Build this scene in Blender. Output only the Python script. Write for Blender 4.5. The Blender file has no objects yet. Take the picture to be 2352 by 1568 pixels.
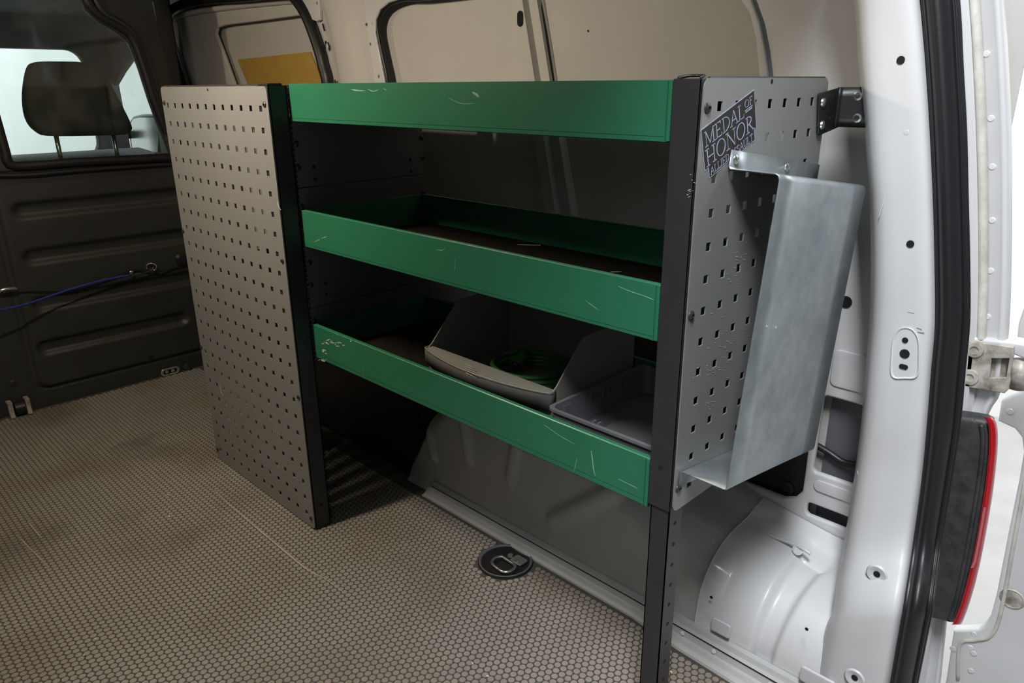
import bpy, bmesh, math, random
import numpy as np
from mathutils import Vector, Matrix
random.seed(7)
PI = math.pi
# ---------------------------------------------------------------- camera
RM = np.array([[0.7106144255678156, 0.7035432824915497, -0.007347641522200462],
               [0.22733885222552305, -0.23948175220950582, -0.9439097078785909],
               [-0.6658409603228873, 0.669085450461808, -0.3301219101129378]])
CP = np.array([1.7186078184114761, -0.6715222030993876, 0.9093611156836765])
F = 1695.727
cam = bpy.data.objects.new('camera', bpy.data.cameras.new('camera'))
bpy.context.scene.collection.objects.link(cam)
M4 = Matrix.Identity(4)
for i in range(3):
    M4[i][0] = RM[0][i]; M4[i][1] = -RM[1][i]; M4[i][2] = -RM[2][i]; M4[i][3] = CP[i]
cam.matrix_world = M4
cam.data.lens = F*36/2352; cam.data.sensor_width = 36; cam.data.clip_start = .02
S = bpy.context.scene
S.camera = cam
S.view_settings.view_transform = 'Standard'; S.view_settings.look = 'None'
S.view_settings.gamma = 1; S.view_settings.use_curve_mapping = False
S.view_settings.exposure = 0.0
# ---------------------------------------------------------------- world
W = bpy.data.worlds.new('garage_light'); S.world = W; W.use_nodes = True
W.node_tree.nodes['Background'].inputs[0].default_value = (0.90, 0.96, 1.0, 1)
W.node_tree.nodes['Background'].inputs[1].default_value = 0.11
# ---------------------------------------------------------------- lights
def area(name, loc, look, sx, sy, power, col):
    l = bpy.data.lights.new(name, 'AREA'); l.shape = 'RECTANGLE'; l.size = sx; l.size_y = sy
    l.energy = power; l.color = col
    o = bpy.data.objects.new(name, l); S.collection.objects.link(o)
    o.location = loc
    d = Vector(look)-Vector(loc)
    o.rotation_euler = d.to_track_quat('-Z', 'Y').to_euler()
    return o
# warm strip lamp under the van's roof, running across the van
area('cargo_lamp', (0.37, -0.34, 1.265), (0.36, 0.00, 0.30), 0.04, 0.30, 14.5, (1.0, 0.85, 0.65))
area('cargo_fill_front', (-0.40, -0.50, 1.265), (-0.55, 0.50, 0.85), 0.05, 0.2, 3.2, (1.0, 0.84, 0.62))  # warm fill light added to brighten the side door
# cool garage tube almost above the open rear doors
area('garage_lamp_rear', (1.86, -0.85, 2.40), (1.25, 0.0, 0.2), 0.3, 0.9, 72, (0.95, 0.975, 1.0))
# weak cool fill light added to the side of the rear doors
area('rear_side_fill', (1.85, -2.1, 1.75), (1.3, 0.3, 0.55), 0.5, 1.2, 4, (0.95, 0.97, 1.0))
# lights added to whiten the garage walls beside and ahead of the van
area('wall_fill_side', (2.0, 1.9, 2.6), (1.6, 3.2, 0.6), 3.0, 0.4, 170, (0.97, 0.99, 1.0))
area('wall_fill_front', (-4.2, 0.2, 2.6), (-5.6, 0.4, 0.9), 0.4, 4.0, 230, (0.93, 0.98, 1.0))

C = S.collection
# ---------------------------------------------------------------- helpers
def at(u, v, ax, val):
    d = RM.T @ np.array([(u-1176)/F, (v-784)/F, 1.0])
    i = 'xyz'.index(ax); t = (val-CP[i])/d[i]
    return tuple(CP+t*d)
def mat(name, col, rough=.5, metal=0.0, coat=0.0, var=.0, vscale=8, bump=0.0, bscale=200, spec=.5, col2=None, alpha=None):
    m = bpy.data.materials.new(name); m.use_nodes = True
    nt = m.node_tree; b = nt.nodes['Principled BSDF']
    b.inputs['Base Color'].default_value = (*col, 1); b.inputs['Roughness'].default_value = rough
    b.inputs['Metallic'].default_value = metal
    b.inputs['Coat Weight'].default_value = coat; b.inputs['Coat Roughness'].default_value = .08
    b.inputs['Specular IOR Level'].default_value = spec
    tc = nt.nodes.new('ShaderNodeTexCoord')
    if var or col2:
        n = nt.nodes.new('ShaderNodeTexNoise'); n.inputs['Scale'].default_value = vscale
        n.inputs['Detail'].default_value = 6; n.inputs['Roughness'].default_value = .65
        nt.links.new(tc.outputs['Object'], n.inputs['Vector'])
        r = nt.nodes.new('ShaderNodeValToRGB')
        c2 = col2 or tuple(max(0, c*(1-var)) for c in col)
        r.color_ramp.elements[0].position = .35; r.color_ramp.elements[1].position = .65
        r.color_ramp.elements[0].color = (*c2, 1); r.color_ramp.elements[1].color = (*col, 1)
        nt.links.new(n.outputs['Fac'], r.inputs['Fac']); nt.links.new(r.outputs['Color'], b.inputs['Base Color'])
    if bump:
        n2 = nt.nodes.new('ShaderNodeTexNoise'); n2.inputs['Scale'].default_value = bscale
        n2.inputs['Detail'].default_value = 3
        nt.links.new(tc.outputs['Object'], n2.inputs['Vector'])
        bp = nt.nodes.new('ShaderNodeBump'); bp.inputs['Strength'].default_value = bump; bp.inputs['Distance'].default_value = .001
        nt.links.new(n2.outputs['Fac'], bp.inputs['Height']); nt.links.new(bp.outputs['Normal'], b.inputs['Normal'])
    return m
M = {}
M['paint'] = mat('white_van_paint', (.62, .62, .63), .42, coat=.18, var=.05, vscale=5, bump=.05, bscale=400)
M['paint_in'] = mat('white_primer', (.56, .55, .52), .6, var=.07, vscale=4, spec=.3)
M['lining'] = mat('dark_ply_lining', (.07, .065, .06), .8, var=.2, vscale=6)
M['arch'] = mat('dusty_van_paint', (.46, .46, .455), .42, coat=.2, var=.12, vscale=6, bump=.05, bscale=500)
M['panelgrey'] = mat('grey_powder_coat', (.25, .25, .245), .42, metal=.15, var=.08, vscale=3, bump=.08, bscale=900)
M['charcoal'] = mat('charcoal_powder_coat', (.030, .029, .031), .38, bump=.15, bscale=900, var=.15, vscale=20)
M['board'] = mat('dark_grey_side_board', (.105, .105, .115), .5, var=.1, vscale=10, bump=.1, bscale=800)
M['green'] = mat('green_powder_coat', (.024, .165, .088), .36, var=.12, vscale=5, bump=.08, bscale=800)
M['mat'] = mat('shelf_mat', (.010, .008, .006), .95, spec=.15, var=.4, vscale=60, bump=.5, bscale=300)
M['rubber'] = mat('black_rubber', (.012, .012, .014), .42, bump=.1, bscale=600)
M['rubber_floor'] = mat('floor_groove_rubber', (.058, .053, .046), .8)
M['cabtrim'] = mat('grey_cab_trim', (.12, .12, .12), .8, var=.2, vscale=8)
M['black_paint'] = mat('black_bracket_paint', (.010, .010, .011), .4, bump=.1, bscale=900)
M['bulk'] = mat('black_bulkhead_plastic', (.028, .029, .026), .46, var=.2, vscale=6, bump=.25, bscale=500)
M['cabdark'] = mat('cab_trim_plastic', (.05, .05, .05), .7, var=.2, vscale=10)
M['fabric'] = mat('seat_fabric', (.12, .10, .088), .9, bump=.4, bscale=900, var=.2, vscale=15)
M['galv'] = mat('galvanised_steel', (.42, .46, .47), .38, metal=.75, col2=(.27, .31, .33), vscale=16, bump=.06, bscale=60)
M['steel'] = mat('zinc_steel', (.65, .65, .62), .25, metal=.95)
M['dirtysteel'] = mat('grimy_white_metal', (.55, .53, .48), .45, metal=.1, col2=(.16, .13, .10), vscale=35)
M['sealant'] = mat('aged_sealant', (.60, .59, .55), .7, col2=(.44, .42, .37), vscale=30)
M['hole'] = mat('hole_black', (.004, .004, .004), .9)
M['bin'] = mat('grey_bin_plastic', (.20, .20, .18), .5, var=.1, vscale=12)
M['tray'] = mat('slate_tray_plastic', (.13, .135, .15), .42, var=.12, vscale=12)
M['cable_green'] = mat('green_cable', (.02, .11, .02), .4)
M['cord_blue'] = mat('blue_cord', (.02, .03, .22), .6, bump=.3, bscale=800)
M['yellow'] = mat('yellow_board', (.50, .31, .06), .7, var=.12, vscale=14)
M['white_scuff'] = mat('scuff_white', (.55, .57, .52), .7)
M['scuff_green'] = mat('scuff_pale_green', (.20, .38, .27), .6)
M['scuff_grey'] = mat('scuff_grey', (.36, .37, .37), .7)
M['scuff_floor'] = mat('scuff_floor', (.42, .38, .31), .8)
M['red'] = mat('red_lens', (.42, .004, .012), .12, coat=.6)
M['redpale'] = mat('pale_red_lens', (.5, .16, .17), .2, coat=.5)
M['lampblack'] = mat('tail_lamp_housing', (.022, .023, .026), .5, col2=(.05, .05, .052), vscale=50, bump=.5, bscale=250)
M['wallwhite'] = mat('garage_white', (.8, .8, .78), .8)
M['ground'] = mat('garage_concrete', (.4, .4, .39), .8, var=.15, vscale=3)
M['crumb'] = mat('cream_crumb', (.62, .58, .44), .8)
M['stk_dark'] = mat('sticker_dark', (.009, .007, .007), .6, var=.3, vscale=60)
M['stk_silver'] = mat('sticker_silver', (.46, .49, .58), .35, metal=.0, col2=(.27, .31, .44), vscale=120)
M['dash'] = mat('grey_dash', (.3, .31, .31), .7)
M['mirror'] = mat('mirror_housing', (.12, .13, .135), .5, col2=(.22, .24, .24), vscale=18)
# window glass: lightly tinted, dusty
g = bpy.data.materials.new('dusty_glass'); g.use_nodes = True
nt = g.node_tree; nt.nodes.remove(nt.nodes['Principled BSDF'])
tr = nt.nodes.new('ShaderNodeBsdfTransparent'); tr.inputs[0].default_value = (.70, .75, .74, 1)
gl = nt.nodes.new('ShaderNodeBsdfGlossy'); gl.inputs[1].default_value = .05; gl.inputs[0].default_value = (.9, .9, .85, 1)
df = nt.nodes.new('ShaderNodeBsdfDiffuse'); df.inputs[0].default_value = (.4, .4, .38, 1)
mx = nt.nodes.new('ShaderNodeMixShader'); mx.inputs[0].default_value = .05
mx2 = nt.nodes.new('ShaderNodeMixShader')
no = nt.nodes.new('ShaderNodeTexNoise'); no.inputs['Scale'].default_value = 9; no.inputs['Detail'].default_value = 8
mp = nt.nodes.new('ShaderNodeMapRange'); mp.inputs[1].default_value = .5; mp.inputs[2].default_value = .8; mp.inputs[3].default_value = .01; mp.inputs[4].default_value = .09
tc = nt.nodes.new('ShaderNodeTexCoord')
nt.links.new(tc.outputs['Object'], no.inputs['Vector']); nt.links.new(no.outputs['Fac'], mp.inputs[0])
nt.links.new(mp.outputs[0], mx2.inputs[0])
nt.links.new(tr.outputs[0], mx.inputs[1]); nt.links.new(gl.outputs[0], mx.inputs[2])
nt.links.new(mx.outputs[0], mx2.inputs[1]); nt.links.new(df.outputs[0], mx2.inputs[2])
nt.links.new(mx2.outputs[0], nt.nodes['Material Output'].inputs[0])
M['glass'] = g
# floor coins: grey-brown wearing to cool grey, with brown and dark dirt patches
fm = bpy.data.materials.new('floor_coin_rubber'); fm.use_nodes = True
nt = fm.node_tree; b = nt.nodes['Principled BSDF']; b.inputs['Roughness'].default_value = .62
ge = nt.nodes.new('ShaderNodeNewGeometry')
def noise(sc, det, lo, hi, seed):
    n = nt.nodes.new('ShaderNodeTexNoise'); n.noise_dimensions = '4D'; n.inputs['W'].default_value = seed
    n.inputs['Scale'].default_value = sc; n.inputs['Detail'].default_value = det
    nt.links.new(ge.outputs['Position'], n.inputs['Vector'])
    m_ = nt.nodes.new('ShaderNodeMapRange'); m_.inputs[1].default_value = lo; m_.inputs[2].default_value = hi
    nt.links.new(n.outputs['Fac'], m_.inputs[0]); return m_.outputs[0]
def mixc(fac, a, c):
    m_ = nt.nodes.new('ShaderNodeMix'); m_.data_type = 'RGBA'
    nt.links.new(fac, m_.inputs[0])
    if isinstance(a, tuple): m_.inputs[6].default_value = (*a, 1)
    else: nt.links.new(a, m_.inputs[6])
    m_.inputs[7].default_value = (*c, 1); return m_.outputs[2]
c = mixc(noise(2.0, 3, .35, .65, 1.3), (.275, .256, .230), (.225, .212, .188))
c = mixc(noise(3.2, 5, .48, .66, 4.1), c, (.185, .146, .106))
c = mixc(noise(4.0, 6, .56, .68, 8.7), c, (.15, .135, .118))
c = mixc(noise(90, 2, .55, .9, 2.2), c, (.30, .28, .25))
nt.links.new(c, b.inputs['Base Color'])
M['coin'] = fm

def setp(o, label=None, cat=None, group=None, kind=None):
    if label: o['label'] = label
    if cat: o['category'] = cat
    if group: o['group'] = group
    if kind: o['kind'] = kind
    return o
def empty(name, loc, label, cat, group=None):
    o = bpy.data.objects.new(name, None); o.location = loc; o.empty_display_size = .05
    C.objects.link(o); return setp(o, label, cat, group)
def origin(o):
    v = Vector(o.location)
    while o.parent: o = o.parent; v += Vector(o.location)
    return v
def link(name, me, m, parent=None, smooth=False, local=False):
    o = bpy.data.objects.new(name, me); C.objects.link(o)
    if m is not None:
        me.materials.clear(); me.materials.append(M[m] if isinstance(m, str) else m)
    if parent is not None:
        o.parent = parent
        if not local:
            me.transform(Matrix.Translation(-origin(parent)))
    if smooth:
        for p in me.polygons: p.use_smooth = True
    return o
def mesh(name, v, f, m, parent=None, smooth=False, fix=True):
    me = bpy.data.meshes.new(name); me.from_pydata([tuple(map(float, a)) for a in v], [], f); me.update()
    if fix:
        bm = bmesh.new(); bm.from_mesh(me); bmesh.ops.recalc_face_normals(bm, faces=bm.faces); bm.to_mesh(me); bm.free()
    return link(name, me, m, parent, smooth)
def autosmooth(o, ang=35):
    me = o.data
    for p in me.polygons: p.use_smooth = True
    bm = bmesh.new(); bm.from_mesh(me)
    for e in bm.edges:
        if len(e.link_faces) == 2 and e.calc_face_angle(0) > math.radians(ang): e.smooth = False
    bm.to_mesh(me); bm.free(); return o
def box(name, a, b_, m, parent=None, bev=0):
    bm = bmesh.new(); bmesh.ops.create_cube(bm, size=1)
    for v in bm.verts:
        v.co = Vector([a[i] if v.co[i] < 0 else b_[i] for i in range(3)])
    if bev: bmesh.ops.bevel(bm, geom=bm.edges[:], offset=bev, segments=2, affect='EDGES', profile=.5)
    bmesh.ops.recalc_face_normals(bm, faces=bm.faces)
    me = bpy.data.meshes.new(name); bm.to_mesh(me); bm.free()
    return link(name, me, m, parent)
def bxs(name, boxes, m, parent=None):
    v, f = [], []
    for a, b_ in boxes:
        n = len(v)
        for z in (a[2], b_[2]):
            v += [(a[0], a[1], z), (b_[0], a[1], z), (b_[0], b_[1], z), (a[0], b_[1], z)]
        f += [[n, n+3, n+2, n+1], [n+4, n+5, n+6, n+7]]+[[n+i, n+(i+1) % 4, n+4+(i+1) % 4, n+4+i] for i in range(4)]
    return mesh(name, v, f, m, parent)
def frame(d):
    d = Vector(d).normalized(); u = d.orthogonal().normalized(); return u, d.cross(u)
def tube(name, pts, r, m, parent=None, seg=10, closed=False, flat=1.0):
    pts = [Vector(p) for p in pts]; n = len(pts); v, f = [], []
    u = None
    for i, p in enumerate(pts):
        a = pts[(i-1) % n] if (closed or i) else pts[i]; c_ = pts[(i+1) % n] if (closed or i < n-1) else pts[i]
        d = (c_-a).normalized()
        if u is None: u = d.orthogonal().normalized()
        else: u = (u-d*u.dot(d)).normalized()
        w = d.cross(u)
        for k in range(seg):
            t = 2*PI*k/seg; v.append(p+(u*math.cos(t)+w*math.sin(t)*flat)*r)
    for i in range(n if closed else n-1):
        for k in range(seg):
            j = (i+1) % n; f.append([i*seg+k, i*seg+(k+1) % seg, j*seg+(k+1) % seg, j*seg+k])
    if not closed: f += [list(range(seg))[::-1], [(n-1)*seg+k for k in range(seg)]]
    return mesh(name, v, f, m, parent, True)
def smoothpath(pts, n=6, closed=False):
    P = [Vector(p) for p in pts]; out = []; L = len(P)
    for i in range(L if closed else L-1):
        if closed: p0, p1, p2, p3 = P[(i-1) % L], P[i], P[(i+1) % L], P[(i+2) % L]
        else: p0, p1, p2, p3 = P[max(i-1, 0)], P[i], P[i+1], P[min(i+2, L-1)]
        for k in range(n):
            t = k/n; out.append(.5*((2*p1)+(p2-p0)*t+(2*p0-5*p1+4*p2-p3)*t*t+(3*p1-p0-3*p2+p3)*t**3))
    if not closed: out.append(P[-1])
    return out
def lathe(name, prof, c, axis, m, parent=None, seg=24, smooth=True):
    """prof: (r, h) along axis from centre c"""
    ax = Vector(axis).normalized(); u, w = frame(ax); v, f = [], []
    for r, h in prof:
        for k in range(seg):
            t = 2*PI*k/seg; v.append(Vector(c)+ax*h+(u*math.cos(t)+w*math.sin(t))*r)
    n = len(prof)
    for i in range(n-1):
        for k in range(seg): f.append([i*seg+k, i*seg+(k+1) % seg, (i+1)*seg+(k+1) % seg, (i+1)*seg+k])
    f += [list(range(seg))[::-1], [(n-1)*seg+k for k in range(seg)]]
    o = mesh(name, v, f, m, parent); return autosmooth(o) if smooth else o
def disc(name, c, axis, r, m, parent=None, h=.0008, seg=18):
    return lathe(name, [(r, 0), (r, h)], c, axis, m, parent, seg, False)
def screw(c, axis, r=.0055, m='charcoal', parent=None, name='screw'):
    o = lathe(name, [(r, 0), (r*.95, .0012), (r*.6, .0028), (r*.42, .0030), (r*.38, .0012), (.0002, .0012)], c, axis, m, parent, 14)
    return o
def plate(name, outer, holes, fr, thick, m, parent=None, bev=0.0, res=3):
    """fr(a,b,d): local a,b in plane and d depth -> world"""
    cu = bpy.data.curves.new(name, 'CURVE'); cu.dimensions = '2D'; cu.fill_mode = 'BOTH'
    for poly in [outer]+holes:
        s = cu.splines.new('POLY'); s.points.add(len(poly)-1); s.use_cyclic_u = True
        for i, p in enumerate(poly): s.points[i].co = (p[0], p[1], 0, 1)
    cu.extrude = max(thick/2-bev, 1e-5); cu.bevel_depth = bev; cu.bevel_resolution = res
    cu.offset = -bev
    ob = bpy.data.objects.new('tmp', cu); C.objects.link(ob)
    bpy.context.view_layer.update()
    me = bpy.data.meshes.new_from_object(ob.evaluated_get(bpy.context.evaluated_depsgraph_get()))
    bpy.data.objects.remove(ob); me.name = name
    for v in me.vertices: v.co = Vector(fr(v.co.x, v.co.y, v.co.z))
    bm = bmesh.new(); bm.from_mesh(me); bmesh.ops.remove_doubles(bm, verts=bm.verts, dist=1e-6)
    bmesh.ops.recalc_face_normals(bm, faces=bm.faces); bm.to_mesh(me); bm.free()
    return autosmooth(link(name, me, m, parent), 30)
def FY(Y): return lambda a, b_, d: (a, Y+d, b_)      # plate in an XZ plane
def FX(X): return lambda a, b_, d: (X+d, a, b_)      # plate in a YZ plane
def rrect(x0, x1, z0, z1, r, n=5):
    out = []
    for cx, cz, a0 in ((x1-r, z1-r, 0), (x0+r, z1-r, 90), (x0+r, z0+r, 180), (x1-r, z0+r, 270)):
        for k in range(n+1):
            t = math.radians(a0+90*k/n); out.append((cx+r*math.cos(t), cz+r*math.sin(t)))
    return out
def surf(name, P, m, parent=None, smooth=True, closeu=False):
    nu, nv = len(P), len(P[0]); v = [p for row in P for p in row]; f = []
    for i in range(nu-1 if not closeu else nu):
        for j in range(nv-1):
            f.append([i*nv+j, i*nv+j+1, ((i+1) % nu)*nv+j+1, ((i+1) % nu)*nv+j])
    return mesh(name, v, f, m, parent, smooth)
def sst(a, b_, x):
    t = min(1, max(0, (x-a)/(b_-a))); return t*t*(3-2*t)
def sdcap(px, py, ax, ay, bx, by):
    dx, dy = bx-ax, by-ay; t = max(0, min(1, ((px-ax)*dx+(py-ay)*dy)/(dx*dx+dy*dy)))
    return math.hypot(px-ax-t*dx, py-ay-t*dy)
def ribbon(name, pts, w, nrm, m, parent=None, h=.0002):
    """thin raised scuff following pts on a surface with normal nrm"""
    pts = [Vector(p) for p in pts]; nrm = Vector(nrm).normalized(); v, f = [], []
    n = len(pts)
    for i, p in enumerate(pts):
        d = (pts[min(i+1, n-1)]-pts[max(i-1, 0)]).normalized(); s = d.cross(nrm).normalized()
        ww = w*(.25+.75*math.sin(PI*(i+.5)/n))*random.uniform(.6, 1.2)/2
        for a, q in ((-ww, 0), (ww, 0), (ww*.6, h), (-ww*.6, h)): v.append(p+s*a+nrm*q)
    for i in range(n-1):
        for k in range(4): f.append([i*4+k, i*4+(k+1) % 4, i*4+4+(k+1) % 4, i*4+4+k])
    f += [[0, 1, 2, 3], [n*4-4, n*4-1, n*4-2, n*4-3]]
    return mesh(name, v, f, m, parent)
def perforated(name, axis, plane, a0, z0, a1, z1, ca, cz, hs, thick, m, parent, rad=.010):
    """flat sheet with square holes; a is x (axis='y') or y (axis='x')"""
    A = sorted([a0, a0+rad, a1-rad, a1]+[c_+s*hs/2 for c_ in ca for s in (-1, 1)])
    Z = sorted([z0, z0+rad, z1-rad, z1]+[c_+s*hs/2 for c_ in cz for s in (-1, 1)])
    ha = {round(c_-hs/2, 5) for c_ in ca}; hz = {round(c_-hs/2, 5) for c_ in cz}
    P = (lambda a, z: (a, plane, z)) if axis == 'y' else (lambda a, z: (plane, a, z))
    v, f = [], []; nz = len(Z)
    for a in A:
        for z in Z: v.append(P(a, z))
    for i in range(len(A)-1):
        for j in range(nz-1):
            if round(A[i], 5) in ha and round(Z[j], 5) in hz: continue
            if (i in (0, len(A)-2)) and (j in (0, nz-2)):
                cx = A[1] if i == 0 else A[-2]; cz_ = Z[1] if j == 0 else Z[-2]
                sx = -1 if i == 0 else 1; sz = -1 if j == 0 else 1
                ci = (1 if i == 0 else len(A)-2); cj = (1 if j == 0 else nz-2); k0 = len(v)
                arc = []
                for k in range(1, 6):
                    t = PI/2*k/6; v.append(P(cx+sx*rad*math.cos(t), cz_+sz*rad*math.sin(t))); arc.append(k0+k-1)
                e0 = (0 if i == 0 else len(A)-1)*nz+cj; e1 = ci*nz+(0 if j == 0 else nz-1)
                f.append([ci*nz+cj, e0]+arc+[e1]); continue
            f.append([i*nz+j, (i+1)*nz+j, (i+1)*nz+j+1, i*nz+j+1])
    o = mesh(name, v, f, m, parent)
    md = o.modifiers.new('thickness', 'SOLIDIFY'); md.thickness = thick; md.offset = 0
    return o

# ================================================================ SETTING
# floor slab with individually raised coins
fl = box('floor', (-.80, -1.13, -.03), (1.50, .530, -.0006), 'rubber_floor'); fl['kind'] = 'structure'
PIT = .0127; RY = .0110; RC = .0056
me_c = bpy.data.meshes.new('coin'); vv, ff = [], []
for k in range(12):
    t = 2*PI*k/12; vv.append((RC*math.cos(t), RC*math.sin(t), -.0007))
for k in range(12):
    t = 2*PI*k/12; vv.append((RC*.93*math.cos(t), RC*.93*math.sin(t), 0))
ff = [[k, (k+1) % 12, 12+(k+1) % 12, 12+k] for k in range(12)]+[list(range(12, 24))]
me_c.from_pydata(vv, [], ff); me_c.materials.append(M['coin'])
TD = (.820, .208); CUP = at(742, 1012, 'z', 0)
cents = []
for r in range(-104, 24):
    y = r*RY+.006
    if y < -1.11 or y > .250: continue
    for q in range(-60, 120):
        x = q*PIT+(PIT/2 if r % 2 else 0)
        if -.70 < x < 1.48 and math.hypot(x-TD[0], y-TD[1]) > .060 and math.hypot(x-CUP[0], y-CUP[1]) > .056 and y < .2455-.010*min(1, max(0, (x-1.1)/.08))-.012*max(0, x-1.18)/.29: cents.append((x, y))
def seen(x, y):
    q = RM @ (np.array([x, y, 0])-CP); u = 1176+F*q[0]/q[2]; w = 784+F*q[1]/q[2]
    if q[2] < .1 or not (0 < u < 2352 and 0 < w < 1568): return 9
    if 1478 < u < 1545: return 9
    return q[2]
cents.sort(key=lambda p: seen(*p))
for x, y in cents[:300]:
    o = bpy.data.objects.new('coin', me_c); C.objects.link(o); o.parent = fl; o.location = (x, y, 0)
V = np.array(vv)[:, :]; keep = cents[300:]
allv = (np.array([(x, y, 0) for x, y in keep])[:, None, :]+V[None]).reshape(-1, 3)
allf = []
for i in range(len(keep)):
    allf += [[a+24*i for a in q] for q in ff]
me = bpy.data.meshes.new('coin_relief'); me.from_pydata(allv.tolist(), [], allf)
o = link('coin_relief', me, 'coin', fl, local=True); o['kind'] = 'stuff'
def zf(u, v): return at(u, v, 'z', .0003)
for pts, w in (([(493, 1123), (520, 1152), (553, 1180), (590, 1212), (645, 1258), (700, 1303), (745, 1328), (790, 1360)], .0035),
               ([(64, 1198), (95, 1235)], .002), ([(40, 1228), (75, 1265), (110, 1300)], .002)):
    ribbon('scuff_mark', smoothpath([zf(*p) for p in pts], 4), w, (0, 0, 1), 'scuff_floor', fl, .0003)
# van body shell out of view: roof, far side wall, sill
o = plate('ceiling', rrect(-1.50, 1.40, -1.16, .56, .03), [], lambda a, b_, d: (a, b_, 1.29+d), .03, 'lining'); o['kind'] = 'structure'
o = plate('wall_left', rrect(-.75, 1.45, -.03, 1.30, .02), [rrect(.15, 1.2, .30, 1.15, .06)], FY(-1.15), .03, 'lining'); o['kind'] = 'structure'
box('outer_panel', (.10, -1.20, .25), (1.25, -1.18, 1.2), 'lining', o)
for nm, a_, b__ in (('wall_garage_side', (-7, 3.2, -.6), (7, 3.3, 3.2)), ('wall_garage_front', (-5.7, -5, -.6), (-5.6, 3.2, 3.2))):
    o = box(nm, a_, b__, 'wallwhite'); o['kind'] = 'structure'
gr = box('floor_garage', (-9, -9, -.62), (9, 9, -.60), 'ground'); gr['kind'] = 'structure'

# ---- right body side: outer skin, inner frame with openings, ribs
sk = box('wall_right', (-.19, .528, -.02), (1.47, .532, 1.30), 'paint_in'); sk['kind'] = 'structure'
YI = .490
def wp(l, Y=YI): return [(lambda q: (q[0], q[2]))(at(u, v, 'y', Y)) for u, v in l]
left_edge = [(-.02, .0), (-.05, .35), (-.10, .65)]+wp([(758, 205), (742, 150), (724, 98), (704, 50), (688, 14), (668, -20)])
outer = left_edge+[(-.33, 1.22), (-.36, 1.29), (1.40, 1.29), (1.44, .9), (1.46, .5), (1.47, .20), (.0, .20)]
outer = [(-.02, .12)]+[p for p in left_edge[1:]]+[(-.33, 1.22), (-.36, 1.28), (1.38, 1.28), (1.42, .9), (1.44, .5), (1.45, .12)]
holeA = [(.135, .48), (.118, .75)]+wp([(884, 195), (872, 130), (861, 75), (862, 45), (872, 22), (892, 6), (925, -4), (1000, -9)])+[(.9, 1.095)]
holeA += wp([(1640, -30), (1688, -12), (1712, 10), (1733, 60), (1745, 120), (1752, 170)])+[(1.125, .7), (1.13, .52), (1.09, .48)]
hB = wp([(1848, 1085), (1842, 1128), (1825, 1143), (1800, 1143)])
holeB = [(.74, hB[3][1]), (hB[3][0]-.03, hB[3][1]), hB[3], hB[2], hB[1], hB[0], (1.275, .44), (.74, .44)]
hC = wp([(1897, 909), (1866, 1082)]); zc1, zc0 = hC[0][1], hC[1][1]
holeC = rrect(hC[1][0], 1.41, zc0, zc1, .008)
hD = wp([(1854, 1153), (1850, 1180)])
holeD = rrect(hD[0][0], 1.41, hD[1][1], hD[0][1], .007)
hS = wp([(1195, 43)])[0]
wf = plate('wall_right', outer, [holeA, holeB, holeC, holeD], FY(YI+.006), .012, 'paint', None, .0045); wf['kind'] = 'structure'
# swelled B-pillar column with its holes
def bp(z, t):                                   # t 0..1 across
    xl = np.interp(z, [0.2, .9, 1.0, 1.06, 1.12, 1.3], [-.07, -.115, -.135, -.155, -.20, -.30]); xr = np.interp(z, [.2, .9, 1.02, 1.09, 1.3], [.105, .088, .07, .065, .05])
    return xl+(xr-xl)*t
P = []
for i in range(21):
    z = .2+1.08*i/20; row = []
    for t, dy in ((0, .004), (.12, -.002), (.22, -.004), (.33, -.018), (.42, -.026), (.55, -.028), (.72, -.028), (.84, -.024), (.93, -.008), (1, .004)):
        row.append((bp(z, t), YI+dy, z))
    P.append(row)
surf('pillar_cover', P, 'paint_in', wf)
for u, v, r in ((749, 103, .0105), (770, 188, .006)):
    disc('pillar_hole', at(u, v, 'y', YI-.010), (-.3, -1, 0), r, 'hole', wf, .0006)
lathe('plug_cap', [(.0085, 0), (.008, .002), (.0002, .003)], at(752, 107, 'y', YI-.011), (-.3, -1, 0), 'paint', wf)
for u, v in ((722, 62), (742, 62)):
    a = at(u-1, v-8, 'y', YI-.007); b_ = at(u+3, v+9, 'y', YI-.007)
    tube('pillar_slot', [a, b_], .0018, 'hole', wf, 6)
for u, v in ((825, 48), (833, 92), (852, 165), (720, 3)):
    lathe('spot_weld', [(.004, 0), (.003, .001), (.0002, .0012)], at(u, v, 'y', YI-.029), (0, -1, 0), 'paint', wf, 12)
# raised triangular gusset at the head of the B pillar
gp = [at(u, v, 'y', YI-.005) for u, v in ((695, -40), (700, 5), (722, 46), (733, 50), (740, 46), (738, -40))]
plate('pillar_gusset', [(p[0], p[2]) for p in gp], [], FY(YI-.008), .010, 'paint', wf, .003)
# black bead round the panel opening
rim = [(p[0], YI+.010, p[1]) for p in holeA[1:11]]
tube('black_bead', smoothpath(rim, 4), .0065, 'rubber', wf, 8)
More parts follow.
